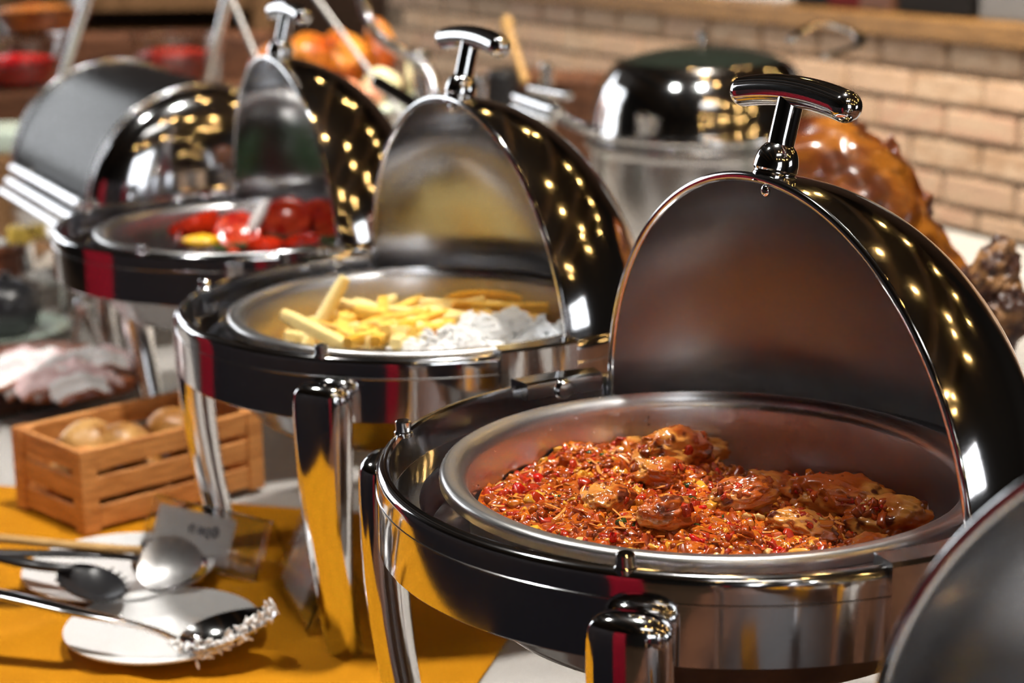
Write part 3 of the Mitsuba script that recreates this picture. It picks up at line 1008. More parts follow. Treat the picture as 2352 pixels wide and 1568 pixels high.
def rice_heap(Mw, spots, count, seed, name, label):
    rng = np.random.default_rng(seed)
    VV, FF, off = [], [], 0
    for (c, rx, ry, h) in spots:
        n = int(count * h * rx / sum(s[3] * s[1] for s in spots))
        for i in range(n):
            r, t = math.sqrt(rng.random()), rng.uniform(0, 6.2832)
            bump = meshkit.fbm(np.array([[r * math.cos(t) * 4, r * math.sin(t) * 4, seed + c[0] * 50]]), 3, 3)[0] - .5
            z = h * (1 - r ** 2.2) + .040 * bump * (1 - r ** 4)
            p = np.array([c[0] + rx * r * math.cos(t), c[1] + ry * r * math.sin(t), c[2] + z - rng.uniform(0, .003)])
            VV.append(gv @ rand_rot(rng).T + p); FF.append(gf + off); off += len(gv)
    m = trimesh.Trimesh(np.vstack(VV), np.vstack(FF), process=False)
    tag(put(name, m, 'rice', smooth=True, M=T4(Mw)), label, 'rice', kind='stuff')
    bodies = []
    for (c, rx, ry, h) in spots:
        b = trimesh.creation.icosphere(subdivisions=4)
        v = np.array(b.vertices)
        k = 1 + .5 * (meshkit.fbm(v * 3 + seed, 4, 3) - .5)
        b.vertices = v * k[:, None] * [rx * .9, ry * .9, h * .85] + c
        bodies.append(b)
    return bodies


spots = []
for (u, v, rx, ry, h) in ((930, 797, .034, .026, .026), (985, 790, .040, .034, .034), (1040, 780, .044, .038, .034), (1110, 768, .046, .042, .040), (1165, 755, .040, .040, .046), (1235, 765, .044, .038, .038)):
    l = pix_local(MB, u, v, -.012)
    if np.hypot(l[0], l[1]) > .13:
        l[:2] *= .13 / np.hypot(l[0], l[1])
    spots.append((np.array([l[0], l[1], -.040]), rx, ry, h))
bodies = rice_heap(MB, spots, 9000, 2, 'white_rice', 'loose white rice heaped at the front right of the middle dish')
put('core', cat_(bodies), 'rice', smooth=True, parent='white_rice', M=T4(MB))
tag('white_rice__core', kind='stuff')

# ------------------------------------------------------------------ tomatoes in the third dish


def wedge(R, open_deg):
    """A cut tomato: a ball segment with flat flesh faces; returns skin and flesh meshes."""
    b = m3.Manifold.sphere(R, 48).scale((1, 1, .86))
    half = math.radians(open_deg) / 2
    big = m3.Manifold.cube((4 * R, 4 * R, 4 * R), True)
    a = big.translate((0, 2 * R, 0)).rotate((0, 0, -open_deg / 2))
    c = big.translate((0, -2 * R, 0)).rotate((0, 0, open_deg / 2))
    w = (b - a) - c if open_deg < 180 else b - big.translate((-2 * R, 0, 0))
    mm = w.to_mesh()
    return trimesh.Trimesh(mm.vert_properties[:, :3], mm.tri_verts, process=False)


def flesh_ring(R):
    f = lathe([(0.001, .0012), (R * .30, .0016), (R * .34, .0004), (R * .55, -.0006), (R * .70, .0010), (R * .86, .0012), (R * .93, .0)], 40)
    return f


def tomato_half(u, v, z, R, tilt_axis, tilt, turn, lab):
    p = on_height(u, v, Z0 + z)
    M = trans(*p) @ rotz(turn) @ rot(tilt_axis, tilt)
    k = numbered('tomato_half')
    dome = lathe([(0.001, -R * .8)] + [(R * math.sin(t), -R * .8 * math.cos(t)) for t in np.linspace(.12, math.pi / 2, 12)] + [(R * .93, .0008)], 40)
    put('skin', dome, 'tomato', smooth=True, parent=k, M=T4(M))
    put('flesh', flesh_ring(R), 'tomato_flesh', smooth=True, parent=k, M=T4(M))
    tag(k, lab, 'tomato')


def tomato_wedge(u, v, z, R, op, M3, lab):
    p = on_height(u, v, Z0 + z)
    m = wedge(R, op)
    M = trans(*p) @ M3
    tag(put('tomato_wedge', m, 'tomato', smooth=40, M=T4(M)), lab, 'tomato')


tomato_wedge(440, 505, -.012, .040, 75, rotz(math.radians(120)) @ rot((1, 0, 0), 1.35) @ rot((0, 0, 1), .3), 'red tomato wedge at the left end of the third dish')
tomato_half(545, 535, -.014, .030, (1, 0, 0), .9, .1, 'tomato half showing its cut face in the middle of the third dish')
tomato_half(655, 508, -.010, .034, (1, 0, 0), 1.0, -.2, 'largest cut tomato half in the third dish')
tomato_half(735, 508, -.012, .031, (1, 0, 0), 1.0, .2, 'dark tomato half beside the lid of the third dish')
tomato_wedge(600, 505, -.005, .030, 60, rotz(.4) @ rot((1, 0, 0), 1.5), 'tomato wedge leaning between the halves of the third dish')
tomato_wedge(610, 562, -.016, .026, 60, rotz(1.4) @ rot((1, 0, 0), 1.3), 'small orange red tomato wedge at the front rim of the third dish')
tomato_wedge(690, 555, -.014, .028, 60, rotz(1.7) @ rot((1, 0, 0), 1.3), 'orange red tomato wedge at the front right of the third dish')
rng = np.random.default_rng(21)
sl = []
scene['radish_skin'] = pri((.80, .78, .77), .3, .5)
mm = blob(.008, .008, .030, 4, .15)
mm.apply_transform(trans(*on_height(592, 502, Z0 + .002)) @ rot((0, 1, 0), .5))
tag(put('onion_wedge', mm, 'radish_skin', smooth=True), 'white onion wedge standing between the tomatoes', 'onion')
mm = blob(.022, .014, .009, 6, .2)
mm.apply_translation(on_height(462, 554, Z0 - .020))
tag(put('pepper_piece', mm, 'yellow_pepper', smooth=True), 'yellow pepper piece under the left tomato wedge', 'pepper')
lv = []
for i in range(60):
    u, v = rng.uniform(430, 780), rng.uniform(505, 570)
    p = on_height(u, v, Z0 - .028)
    l = to_local(MC, p)
    if np.hypot(l[0], l[1]) > .145:
        continue
    b = blob(.016, .010, .0035, i, .35, 2, sub=2)
    b.apply_transform(trans(*p) @ rotz(rng.uniform(0, 6)) @ rot((1, 0, 0), rng.uniform(-.6, .6)))
    lv.append(b)
tag(put('green_herbs', cat_(lv), 'herb', smooth=True), 'dark green leaves under the grilled tomatoes', 'herbs', kind='stuff')
bed = lathe([(.001, -.044), (.10, -.045), (.150, -.056)], 48)
scene['dark_juice'] = pri((.035, .008, .010), .18, .4)
tag(put('vegetable_juice', bed, 'dark_juice', smooth=True, M=T4(MC)), 'dark juice in the pan below the tomatoes', 'juice', kind='stuff')

# ------------------------------------------------------------------ plates and spoons in the left foreground


def plate_mesh(R):
    prof = [(.001, .0035), (R * .52, .0035), (R * .60, .0050), (R * .70, .0085), (R * .985, .0150), (R, .0158), (R * 1.002, .0148), (R * .99, .0132), (R * .70, .0060), (R * .55, .0008), (R * .50, 0), (R * .47, .0012), (.001, .0015)]
    return lathe(prof, 96)


ZT = TABLE + .002
PL = {}


def plate(x, y, R, lab, mat='porcelain', z=ZT):
    k = put('plate', plate_mesh(R), mat, smooth=40, M=T4(trans(x, y, z)))
    tag(k, lab, 'plate')


plate(-.322, 1.545, .088, 'white saucer plate nearest the camera holding the rice spoon')
plate(-.392, 1.695, .094, 'white plate in front of the crate holding two serving spoons')


def spoon(name, path, rw, rt, bowl, mat_handle, mat_bowl, label, cat='spoon', up=(0, 0, 1)):
    """Handle swept along world points, then a bowl: bowl = (centre, along, normal, length, width, depth)."""
    k = numbered(name)
    P = smooth_path(path, 50)
    hw = np.interp(np.linspace(0, 1, 50), *rw)
    ht = np.interp(np.linspace(0, 1, 50), *rt)
    put('handle', sweep(P, hw, ht, n=14, up=up, power=2.5), mat_handle, smooth=40, parent=k)
    c, al, nr, Lb, Wb, Db = bowl
    al = unit(al); nr = unit(np.array(nr, float) - np.dot(nr, al) * al); sd = np.cross(nr, al)
    r, a = np.meshgrid(np.linspace(0, 1, 14), np.linspace(0, 2 * math.pi, 40, endpoint=False), indexing='ij')
    ex = r * np.cos(a) * (1 + .12 * r * np.cos(a)); ey = r * np.sin(a) * (1 - .14 * np.cos(a) * r)
    dz = -(1 - r ** 2) * Db
    V1 = np.stack([ex * Lb / 2, ey * Wb / 2, dz], -1)
    V2 = np.stack([ex[::-1] * Lb / 2, ey[::-1] * Wb / 2, dz[::-1] - .0012], -1)
    g = grid_mesh(np.concatenate([V1, V2]), close_v=True)
    g.apply_transform(frame(c, al, sd, nr))
    put('bowl', g, mat_bowl, smooth=50, parent=k)
    tag(k, label, cat)
    return k


def px3(u, v, z):
    return on_height(u, v, TABLE + z)


# rice spoon over the near plate
hp = [px3(-160, 1345, .075), px3(0, 1365, .062), px3(200, 1410, .050), px3(330, 1440, .036), px3(405, 1470, .023)]
b0, b1 = px3(395, 1478, .020), px3(620, 1410, .045)
spoon('serving_spoon', hp, ([0, .55, .8, 1], [.0095, .0085, .005, .0055]), ([0, .6, 1], [.0035, .003, .0022]), ((b0 + b1) / 2, b1 - b0, (-.15, -.12, 1.0), np.linalg.norm(b1 - b0) * 1.02, .060, .014), 'polished_steel', 'chrome', 'steel serving spoon with rice grains lying over the nearest plate')
rng = np.random.default_rng(31)
VV, FF, off = [], [], 0
ax_ = unit(b1 - b0)
for i in range(150):
    t = rng.beta(1.3, .8)
    q = b0 + (b1 - b0) * (t * 1.03 - .01) + np.array([0, -.018 * math.sin(math.pi * min(t, .98)) - .006, -.012 * math.sin(math.pi * t) + rng.uniform(0, .006 + .010 * t)])
    q = q + rng.normal(0, .0022, 3)
    VV.append(gv * 1.35 @ rand_rot(rng).T + q); FF.append(gf + off); off += len(gv)
tag(put('rice_grains', trimesh.Trimesh(np.vstack(VV), np.vstack(FF), process=False), 'rice', smooth=True), 'cooked rice grains stuck along the rim of the serving spoon', 'rice', kind='stuff')

# large steel spoon with a wooden shaft above it, on the rear plate
hp = [px3(-130, 1262, .055), px3(60, 1270, .050), px3(250, 1275, .044), px3(325, 1283, .036)]
b0, b1 = px3(318, 1290, .030), px3(448, 1318, .020)
spoon('steel_ladle', hp, ([0, .7, 1], [.007, .006, .005]), ([0, 1], [.003, .0025]), ((b0 + b1) / 2 + [0, 0, .008], b1 - b0, (-.05, -.35, .93), .075, .060, .020), 'black_plastic', 'chrome', 'steel ladle with dark handle lying on the rear plate')
hp = [px3(-120, 1232, .062), px3(80, 1243, .058), px3(240, 1258, .052), px3(325, 1262, .050)]
b0, b1 = px3(318, 1262, .052), px3(440, 1262, .056)
spoon('wooden_spoon', hp, ([0, .8, 1], [.0065, .006, .004]), ([0, 1], [.004, .0035]), (px3(382, 1290, .040), b1 - b0, (.05, -.72, .70), .066, .056, .008), 'handle_wood', 'brushed_steel', 'spoon with wooden handle and round steel bowl leaning on the rear plate')
mm = blob(.008, .008, .013, 3, .1)
mm.apply_translation(px3(452, 1310, .022))
tag(put('pepper_cube', mm, 'yellow_pepper', smooth=True), 'small yellow food piece at the tip of the ladle', 'pepper')

# black toothed pasta spoon
k = numbered('pasta_spoon')
P = smooth_path([px3(-120, 1242, .050), px3(0, 1278, .048), px3(100, 1300, .044), px3(165, 1305, .040)], 40)
put('handle', sweep(P, np.interp(np.linspace(0, 1, 40), [0, .7, 1], [.009, .0075, .005]), .0042, n=14, power=2.4), 'black_plastic', smooth=40, parent=k)
c = px3(210, 1335, .034)
al, nr = unit(px3(250, 1368, .028) - px3(165, 1300, .036)), unit((.55, -.62, .55))
nr = unit(nr - np.dot(nr, al) * al)
sd = np.cross(nr, al)
r, a = np.meshgrid(np.linspace(0, 1, 12), np.linspace(0, 2 * math.pi, 40, endpoint=False), indexing='ij')
V1 = np.stack([r * np.cos(a) * .044, r * np.sin(a) * .028, -(1 - r ** 2) * .012], -1)
V2 = np.stack([r[::-1] * np.cos(a[::-1]) * .044, r[::-1] * np.sin(a[::-1]) * .028, -(1 - r[::-1] ** 2) * .012 - .002], -1)
g = grid_mesh(np.concatenate([V1, V2]), close_v=True)
g.apply_transform(frame(c, al, sd, nr))
put('bowl', g, 'black_plastic', smooth=50, parent=k)
for i in range(15):
    t = -1.9 + i * .27
    o = c + al * .044 * math.cos(t) + sd * .028 * math.sin(t)
    d = unit(al * math.cos(t) * .7 + sd * math.sin(t) + nr * .55)
    put('tooth', sweep([o - d * .002, o + d * .002, o + d * .005], [.0016, .0012, .0006], n=6, up=nr), 'black_plastic', parent=k)
tag(k, 'black plastic pasta spoon with toothed edge on the rear plate', 'spoon')

nk = rbox(.055, .40, .004, .0018)  # unseen yellow strip added so the chrome band mirrors it
tag(put('added_napkin', nk, 'mustard_cloth', smooth=40, M=T4(trans(.20, .58, TABLE - .0035) @ rotz(-.12))), 'unseen mustard strip added for the yellow reflection in the nearest full dish', 'napkin')

# ------------------------------------------------------------------ slatted crate of rolls
FC = np.array([-.455, 1.822, TABLE + .002])
D1, D2 = unit((.735, .678, 0)), unit((-.70, .714, 0))
C1, C2, CHt = .232, .142, .093
ck = numbered('slatted_crate')
CM = frame(FC, D1, D2, (0, 0, 1.0))


def cpart(nm, x0, x1, y0, y1, z0, z1):
    b = cbox(x1 - x0, y1 - y0, z1 - z0, .0012)
    b.apply_translation(((x0 + x1) / 2, (y0 + y1) / 2, (z0 + z1) / 2))
    put(nm, xf(b, CM), 'crate_wood', parent=ck)


for x in (0, C1 - .020):
    for y in (0, C2 - .020):
        cpart('post', x, x + .020, y, y + .020, 0, CHt)
for z in (.004, .036, .068):
    cpart('slat', .0201, C1 - .0201, .002, .008, z, z + .0245)
    cpart('slat', .0201, C1 - .0201, C2 - .008, C2 - .002, z, z + .0245)
    cpart('slat', .002, .008, .0201, C2 - .0201, z, z + .0245)
    cpart('slat', C1 - .008, C1 - .002, .0201, C2 - .0201, z, z + .0245)
cpart('bottom_board', .0085, C1 - .0085, .0085, C2 - .0085, .004, .008)
tag(ck, 'small orange brown slatted wooden crate filled with bread rolls', 'crate')
ROLLS = [((205, 1008), .030, 'largest golden bread roll at the left of the crate'), ((318, 1022), .027, 'floury bread roll at the front middle of the crate'), ((398, 975), .028, 'bread roll at the back right of the crate'), ((180, 1042), .022, 'bread roll peeping over the left corner of the crate')]
for i, (uv, R, lab) in enumerate(ROLLS):
    p = on_height(uv[0], uv[1] + 12, TABLE + .078)
    l = to_local(CM, p)
    l[0], l[1] = np.clip(l[0], .012 + R, C1 - .012 - R), np.clip(l[1], .012 + R, C2 - .012 - R)
    p = (CM @ np.r_[l[:2], .078 if i < 3 else .066, 1])[:3]
    m = blob(R * 1.06, R * 1.06, R * .86, 40 + i, .10, 1.2, sub=4, fine=.015)
    m.apply_translation(p)
    tag(put('bread_roll', m, 'bread_crust', smooth=True), lab, 'bread roll')
for i, (a, b) in enumerate(((.05, .045), (.105, .05), (.16, .045), (.19, .09), (.05, .10), (.12, .10))):
    m = blob(.030, .030, .024, 60 + i, .1, 1.2, sub=3)
    m.apply_translation((CM @ np.array([a, b, .034, 1]))[:3])
    tag(put('bread_roll', m, 'bread_crust', smooth=True), 'bread roll lying low inside the slatted crate', 'bread roll', 'lower rolls in the crate')

# ------------------------------------------------------------------ acrylic name cards


def card_holder(bl, br, h, lean, text, paper_box, label):
    """Folded acrylic holder: a slab that leans back, its rear foot, a sheet of paper with mirrored print showing through."""
    k = numbered('card_holder')
    bl, br = np.array(bl), np.array(br)
    x = unit(br - bl)
    w = np.linalg.norm(br - bl)
    back = np.cross([0, 0, 1.0], x)
    z = unit(np.array([0, 0, 1.0]) * math.cos(lean) + back * math.sin(lean))
    y = np.cross(z, x)
    F = frame(bl, x, y, z)
    sl = cbox(w, .0022, h, .0006)
    sl.apply_translation((w / 2, -.0030, h / 2))
    s2 = cbox(w, .0022, h, .0006)
    s2.apply_translation((w / 2, .0030, h / 2))
    put('front_sheet', xf(sl, F), 'acrylic', parent=k)
    put('back_sheet', xf(s2, F), 'acrylic', parent=k)
    # rear leg of the tent
    top = (F @ np.array([0, .006, h, 1]))[:3]
    fz = unit(np.array([0, 0, -1.0]) * math.cos(lean) + back * math.sin(lean))
    Lr = (top[2] - TABLE - .003) / math.cos(lean)
    s3 = cbox(w, .0022, Lr, .0006)
    s3.apply_translation((w / 2, .0012, Lr / 2))
    put('rear_sheet', xf(s3, frame(top, x, np.cross(fz, x), fz)), 'acrylic', parent=k)
    x0, x1, z0, z1 = paper_box
    pp = box(x0, x1, -.0004, .0004, z0, z1)
    pk = put('paper', xf(pp, F), 'paper', parent=k)
    if text:
        tm = meshkit.text_mesh(text, .0105, .0003, True)
        v = np.array(tm.vertices)
        tm.vertices = np.c_[-v[:, 0] + x1 - (x1 - x0) * .17, -.0005 - v[:, 2], v[:, 1] + z0 + (z1 - z0) * .55]
        put('lettering', xf(tm, F), 'ink', parent=pk)
    tag(k, label, 'card holder')


card_holder(on_height(322, 1268, TABLE + .004), on_height(588, 1338, TABLE + .004), .062, .42, 'Фри п', (.012, .118, .006, .054), 'clear acrylic card holder with white paper standing in front of the crate')
card_holder(on_height(640, 1330, TABLE + .004), on_height(712, 1452, TABLE + .004), .078, .42, None, (.010, .10, .006, .066), 'clear acrylic card holder turned edgewise beside the leg of the middle dish')

# ------------------------------------------------------------------ cold cuts and the far left of the table
bp = on_height(90, 935, TABLE + .004)
bk = put('serving_board', rbox(.34, .22, .022, .008), 'dark_wood', smooth=40, M=T4(frame((-.70, 2.40, TABLE + .013), D1, np.cross([0, 0, 1.0], D1), (0, 0, 1.0))))
tag(bk, 'dark wooden serving board under the sliced ham', 'serving board')
rng = np.random.default_rng(77)
for i in range(22):
    u = 0 + 240 * ((i * 7) % 22) / 21
    v = 825 + 70 * rng.random() + (240 - u) * .04
    p = on_height(u, v, TABLE + .045 + .01 * rng.random())
    L_, W_ = .075, .038
    s, t = np.meshgrid(np.linspace(-1, 1, 15), np.linspace(-1, 1, 11), indexing='ij')
    zc = .014 * (1 - s ** 2) + .003 * np.sin(t * 5 + i) + .002 * np.sin(s * 7)
    Vt = np.stack([s * L_ / 2 * (1 - .12 * t ** 2), t * W_ / 2, zc], -1)
    Vb = Vt - [0, 0, .002]
    g = grid_mesh(np.concatenate([Vt, Vb[:, ::-1]], 1), close_v=True)
    M = trans(*p) @ rotz(.55 + rng.normal(0, .15)) @ rot((1, 0, 0), .55 + rng.normal(0, .12))
    hk = put('ham_slice', g, 'ham_fat' if i % 2 == 0 else 'ham', smooth=True, M=T4(M))
    edge = np.c_[np.linspace(-1, 1, 15) * L_ / 2 * .88, np.full(15, -W_ / 2), .014 * (1 - np.linspace(-1, 1, 15) ** 2) + .003 * math.sin(-5 + i) + .002 * np.sin(np.linspace(-1, 1, 15) * 7) - .001]
    put('rind', sweep(edge, .0016, .0028, n=8), 'ham_rind', smooth=True, parent=hk, M=T4(M))
    tag(hk, 'folded pink and white ham slice on the dark board', 'ham', 'ham slices on the dark board')
for i in range(5):
    p = on_height(110 + i * 38, 895 + rng.uniform(-12, 10), TABLE + .036)
    m = blob(.032, .014, .013, 90 + i, .2)
    m.apply_transform(trans(*p) @ rotz(.7))
    tag(put('smoked_meat', m, 'ham_rind', smooth=True), 'red brown smoked meat piece under the ham slices', 'meat', 'smoked meat pieces on the dark board')
rise = lathe([(.001, 0), (.095, 0), (.10, .004), (.10, .024), (.095, .028), (.001, .028)], 64)
tag(put('ham_riser', rise, 'copper_glaze', smooth=40, M=T4(trans(-.655, 2.40, TABLE + .024))), 'low dark round stand on the board under the ham', 'stand')

# things beyond: plate with a dark pot, easel wires, brown box with cheese
plate(-.785, 2.735, .100, 'wide pale plate with a dark round pot far left', 'mint_glaze')
pot = lathe([(.001, .004), (.030, .004), (.044, .018), (.052, .042), (.050, .062), (.040, .078), (.020, .088), (.008, .090), (.008, .098), (.001, .100)], 40)
tag(put('round_pot', pot, 'black_plastic', smooth=40, M=T4(trans(-.775, 2.725, TABLE + .006))), 'dark glossy lidded pot on the far left plate', 'pot')
ek = numbered('wire_easel')
top = at_depth(190, 700, 2.45)
for (u, v) in ((162, 830), (250, 832)):
    b = on_height(u, v, TABLE + .003)
    put('leg', sweep([top, b], .0042, n=8, up=(0, 1, 0)), 'polished_steel', parent=ek)
put('leg', sweep([top, [top[0] + .01, top[1] + .09, TABLE + .003]], .0042, n=8, up=(0, 1, 0)), 'polished_steel', parent=ek)
ss = trimesh.creation.icosphere(subdivisions=2, radius=.012)
ss.apply_translation(top)
put('knob', ss, 'chrome', smooth=True, parent=ek)
tag(ek, 'small steel wire easel beside the ham board', 'easel')
bx = numbered('display_box')
Bm = frame((-.945, 2.915, TABLE), D1, np.cross([0, 0, 1.0], D1), (0, 0, 1.0))
BS = .52
for (x0, x1, y0, y1, z0, z1) in ((-.12, .12, -.07, -.058, 0, .094), (-.12, .12, .058, .07, 0, .094), (-.12, -.108, -.0579, .0579, 0, .094), (.108, .12, -.0579, .0579, 0, .094)):
    b = cbox(x1 - x0, y1 - y0, z1 - z0, .002)
    b.apply_translation(((x0 + x1) / 2, (y0 + y1) / 2, (z0 + z1) / 2))
    put('side_board', xf(b, Bm), 'copper_glaze', parent=bx)
b = cbox(.26, .16, .010, .003)
b.apply_translation((0, 0, .0995))
put('top_board', xf(b, Bm), 'copper_glaze', parent=bx)
tag(bx, 'red brown wooden display box at the far left', 'box')
tray = xf(rbox(.22, .13, .010, .004), Bm @ trans(0, 0, .110))
tag(put('white_tray', tray, 'porcelain', smooth=40), 'white tray on top of the red brown display box', 'tray')
for i, (u, v) in enumerate(((45, 492), (80, 455), (100, 440))):
    c = cbox(.040, .036, .028, .004)
    p = at_depth(u, v, 2.91 + i * .035)
    p[2] = TABLE + .1155 + .0145
    c.apply_transform(trans(*p) @ rotz(.4 * i))
    tag(put('cheese_block', c, 'cheese' if i == 0 else 'pale_cheese'), ('deep yellow cheese block on the white tray', 'pale cheese block behind the deep yellow one', 'pale cheese block farthest right on the white tray')[i], 'cheese')

pq = at_depth(-10, 345, 3.45)
hb = pq[2] - TABLE
b = cbox(.24, .20, hb, .004)
b.apply_translation((pq[0] - .03, pq[1], TABLE + hb / 2))
tag(put('pale_box', b, 'post_wood'), 'light wooden box at the left edge under the mint dish', 'box')
b = rbox(.20, .16, .046, .012)
b.apply_translation((pq[0] - .03, pq[1], TABLE + hb + .0235))
tag(put('serving_dish', b, 'mint_glaze', smooth=40), 'mint dish on the light wooden box at the left edge', 'dish')

# a tiered stand with two plates and a pole
sk = numbered('tiered_stand')
sx_, sy_ = on_height(150, 735, TABLE)[:2]
put('pole', sweep([(sx_, sy_, TABLE), (sx_, sy_, TABLE + .112)], .006, n=12, up=(0, 1, 0)), 'polished_steel', smooth=True, parent=sk)
base = lathe([(.001, .008), (.03, .006), (.036, .002), (.036, 0)], 40)
put('foot', base, 'polished_steel', smooth=40, parent=sk, M=T4(trans(sx_, sy_, TABLE)))
pl_ = plate_mesh(.058)
put('tier_plate', pl_, 'porcelain', smooth=40, parent=sk, M=T4(trans(sx_, sy_, TABLE + .062)))
tag(sk, 'thin steel pole stand with a white tier plate at the left', 'stand')

# wooden stepped riser with glass bowls behind the farthest dishes
rk = numbered('stepped_riser')
for i, (dx, dy, h) in enumerate(((0, 0, .27), (0, .24, .36))):
    b = cbox(.95, .235, h, .004)
    b.apply_translation((-1.01 + dx, 3.86 + dy, TABLE + h / 2))
    put('step', b, 'dark_wood', parent=rk)
tag(rk, 'dark brown stepped riser carrying glass bowls behind the farthest dishes', 'riser')


def glass_bowl(u, v, y, R, H, fill, fh, label, zs):
    p = at_depth(u, v, y)
    p[2] = zs
    k = numbered('glass_bowl')
    pr = [(.001, .004), (R * .45, .004), (R * .62, .012), (R * .82, H * .45), (R * .97, H * .96), (R, H), (R * .975, H), (R * .95, H * .96), (R * .80, H * .46), (R * .60, .016), (R * .45, .009), (.001, .009)]
    pr = [(.001, 0), (R * .46, 0), (R * .64, .008), (R * .84, H * .43), (R, H * .95), (R * 1.01, H), (R * .97, H), (R * .95, H * .95), (R * .79, H * .46), (R * .60, .014), (R * .45, .008), (.001, .008)]
    put('vessel', lathe(pr, 56), 'glass', smooth=40, parent=k, M=T4(trans(*p)))
    tag(k, label, 'bowl')
    fr = [(.001, .0085), (R * .44, .0085), (R * .585, .0150), (R * .77, H * .46), (R * .77 + (R * .15) * max(0, (fh - .46)) / .5, H * fh), (R * .4, H * fh + .010), (.001, H * fh + .014)]
    m = lathe(fr, 40)
    return p, m


z1, z2 = TABLE + .271, TABLE + .361
p, m = glass_bowl(45, 190, 3.86, .105, .105, 'cranberry', .55, 'wide glass bowl of bright red cranberry sauce at the left edge', z1)
tag(put('cranberry_sauce', m, 'cranberry', smooth=True, M=T4(trans(*p))), 'bright red sauce in the left glass bowl', 'sauce', kind='stuff')
p, m = glass_bowl(402, 130, 3.86, .095, .110, 'beet_salad', .62, 'glass bowl of dark red salad behind the closed dish', z1)
tag(put('red_salad', m, 'beet_salad', smooth=True, M=T4(trans(*p))), 'dark red salad in the glass bowl behind the closed dish', 'salad', kind='stuff')
p, m = glass_bowl(85, 40, 4.10, .115, .115, 'carrot_salad', .5, 'glass bowl of pale orange salad in the upper left corner', z2)
tag(put('carrot_salad', m, 'carrot_salad', smooth=True, M=T4(trans(*p))), 'orange salad in the upper left glass bowl', 'salad', kind='stuff')


def rod(name, uv0, uv1, y0, y1, r, mat, label, cat):
    a, b = at_depth(*uv0, y0), at_depth(*uv1, y1)
    k = put(name, capsule(np.linspace(a, b, 8), r, n=12, up=(0, 1, .2)), mat, smooth=True)
    tag(k, label, cat)


# tongs and ladles standing in the bowls: seen as bright slanted steel
rod('steel_tongs', (125, 235), (222, -60), 3.70, 3.62, .0105, 'polished_steel', 'bright steel tongs leaning right over the cranberry bowl', 'tongs')
rod('steel_tongs', (472, 200), (538, -60), 3.70, 3.62, .0100, 'polished_steel', 'bright steel tongs leaning right over the dark red salad', 'tongs')
rod('steel_tongs', (500, 180), (512, -60), 3.74, 3.66, .0065, 'polished_steel', 'narrow second arm of tongs above the dark red salad', 'tongs')

# ------------------------------------------------------------------ middle background: glazed loaves, canister, cups, rack
lb = np.array([*at_depth(760, 190, 3.75)[:2], 0])
bz = at_depth(760, 192, 3.75)[2]
bk = numbered('carving_stand')
b = cbox(.34, .22, .022, .004); b.apply_translation((lb[0], lb[1], bz - .011))
put('board', b, 'copper_glaze', parent=bk)
b = cbox(.24, .15, bz - .022 - TABLE, .004); b.apply_translation((lb[0], lb[1], TABLE + (bz - .022 - TABLE) / 2))
put('block', b, 'dark_wood', parent=bk)
tag(bk, 'red brown board stand carrying glazed loaves behind the tomato dish', 'stand')
for i, (u, R, lab) in enumerate(((630, (.050, .055, .046), 'pale topped glazed loaf at the left of the board stand'), (712, (.052, .06, .058), 'orange glazed loaf in the middle of the board stand'), (790, (.050, .06, .062), 'dark orange glazed loaf right of the board middle'), (870, (.034, .046, .072), 'tall orange glazed bun at the right of the board stand'))):
    p = at_depth(u, 150, 3.74)
    p[2] = bz + R[2] * .80
    m = blob(*R, 120 + i, .25, 1.6, sub=4, fine=.05)
    m.apply_translation(p)
    tag(put('glazed_loaf_bread', m, 'glazed_loaf', smooth=True), lab, 'bread')
pc3 = at_depth(838, 238, 3.42)
hq = pc3[2] - TABLE
tag(put('cake_pedestal', lathe([(.001, hq), (.085, hq), (.088, hq - .005), (.02, hq - .025), (.014, .02), (.06, .005), (.06, 0), (.001, 0)], 40), 'mint_glaze', smooth=40, M=T4(trans(pc3[0], pc3[1], TABLE))), 'pale pedestal carrying cheese and shrimps behind the tomato dish', 'pedestal')
for i, (u, dy, R, mat, lab, ct) in enumerate(((874, .035, .037, 'pale_cheese', 'pale yellow cheese ball below the tall bun', 'cheese'), (798, 0, .027, 'shrimp', 'pink shrimp pile left on the pale pedestal', 'shrimp'), (848, -.045, .026, 'shrimp', 'pink shrimp pile at the front of the pale pedestal', 'shrimp'))):
    p = at_depth(u, 220, 3.42 + dy)
    m = blob(R, R, R * .9, 140 + i, .25, 2.2, sub=3)
    m.apply_translation((p[0], p[1], pc3[2] + R * .8))
    tag(put('cheese_ball' if i == 0 else 'shrimp_pile', m, mat, smooth=True), lab, ct)


def canister(u, v0, v1, y, r, mat, label, name='steel_canister'):
    p = at_depth(u, v0, y)
    h = p[2] - TABLE
    pr = [(.001, h), (r * .8, h), (r * .97, h - .006), (r, h - .014), (r, .004), (r * .96, 0), (.001, 0)]
    tag(put(name, lathe(pr, 40), mat, smooth=40, M=T4(trans(p[0], p[1], TABLE))), label, 'canister')


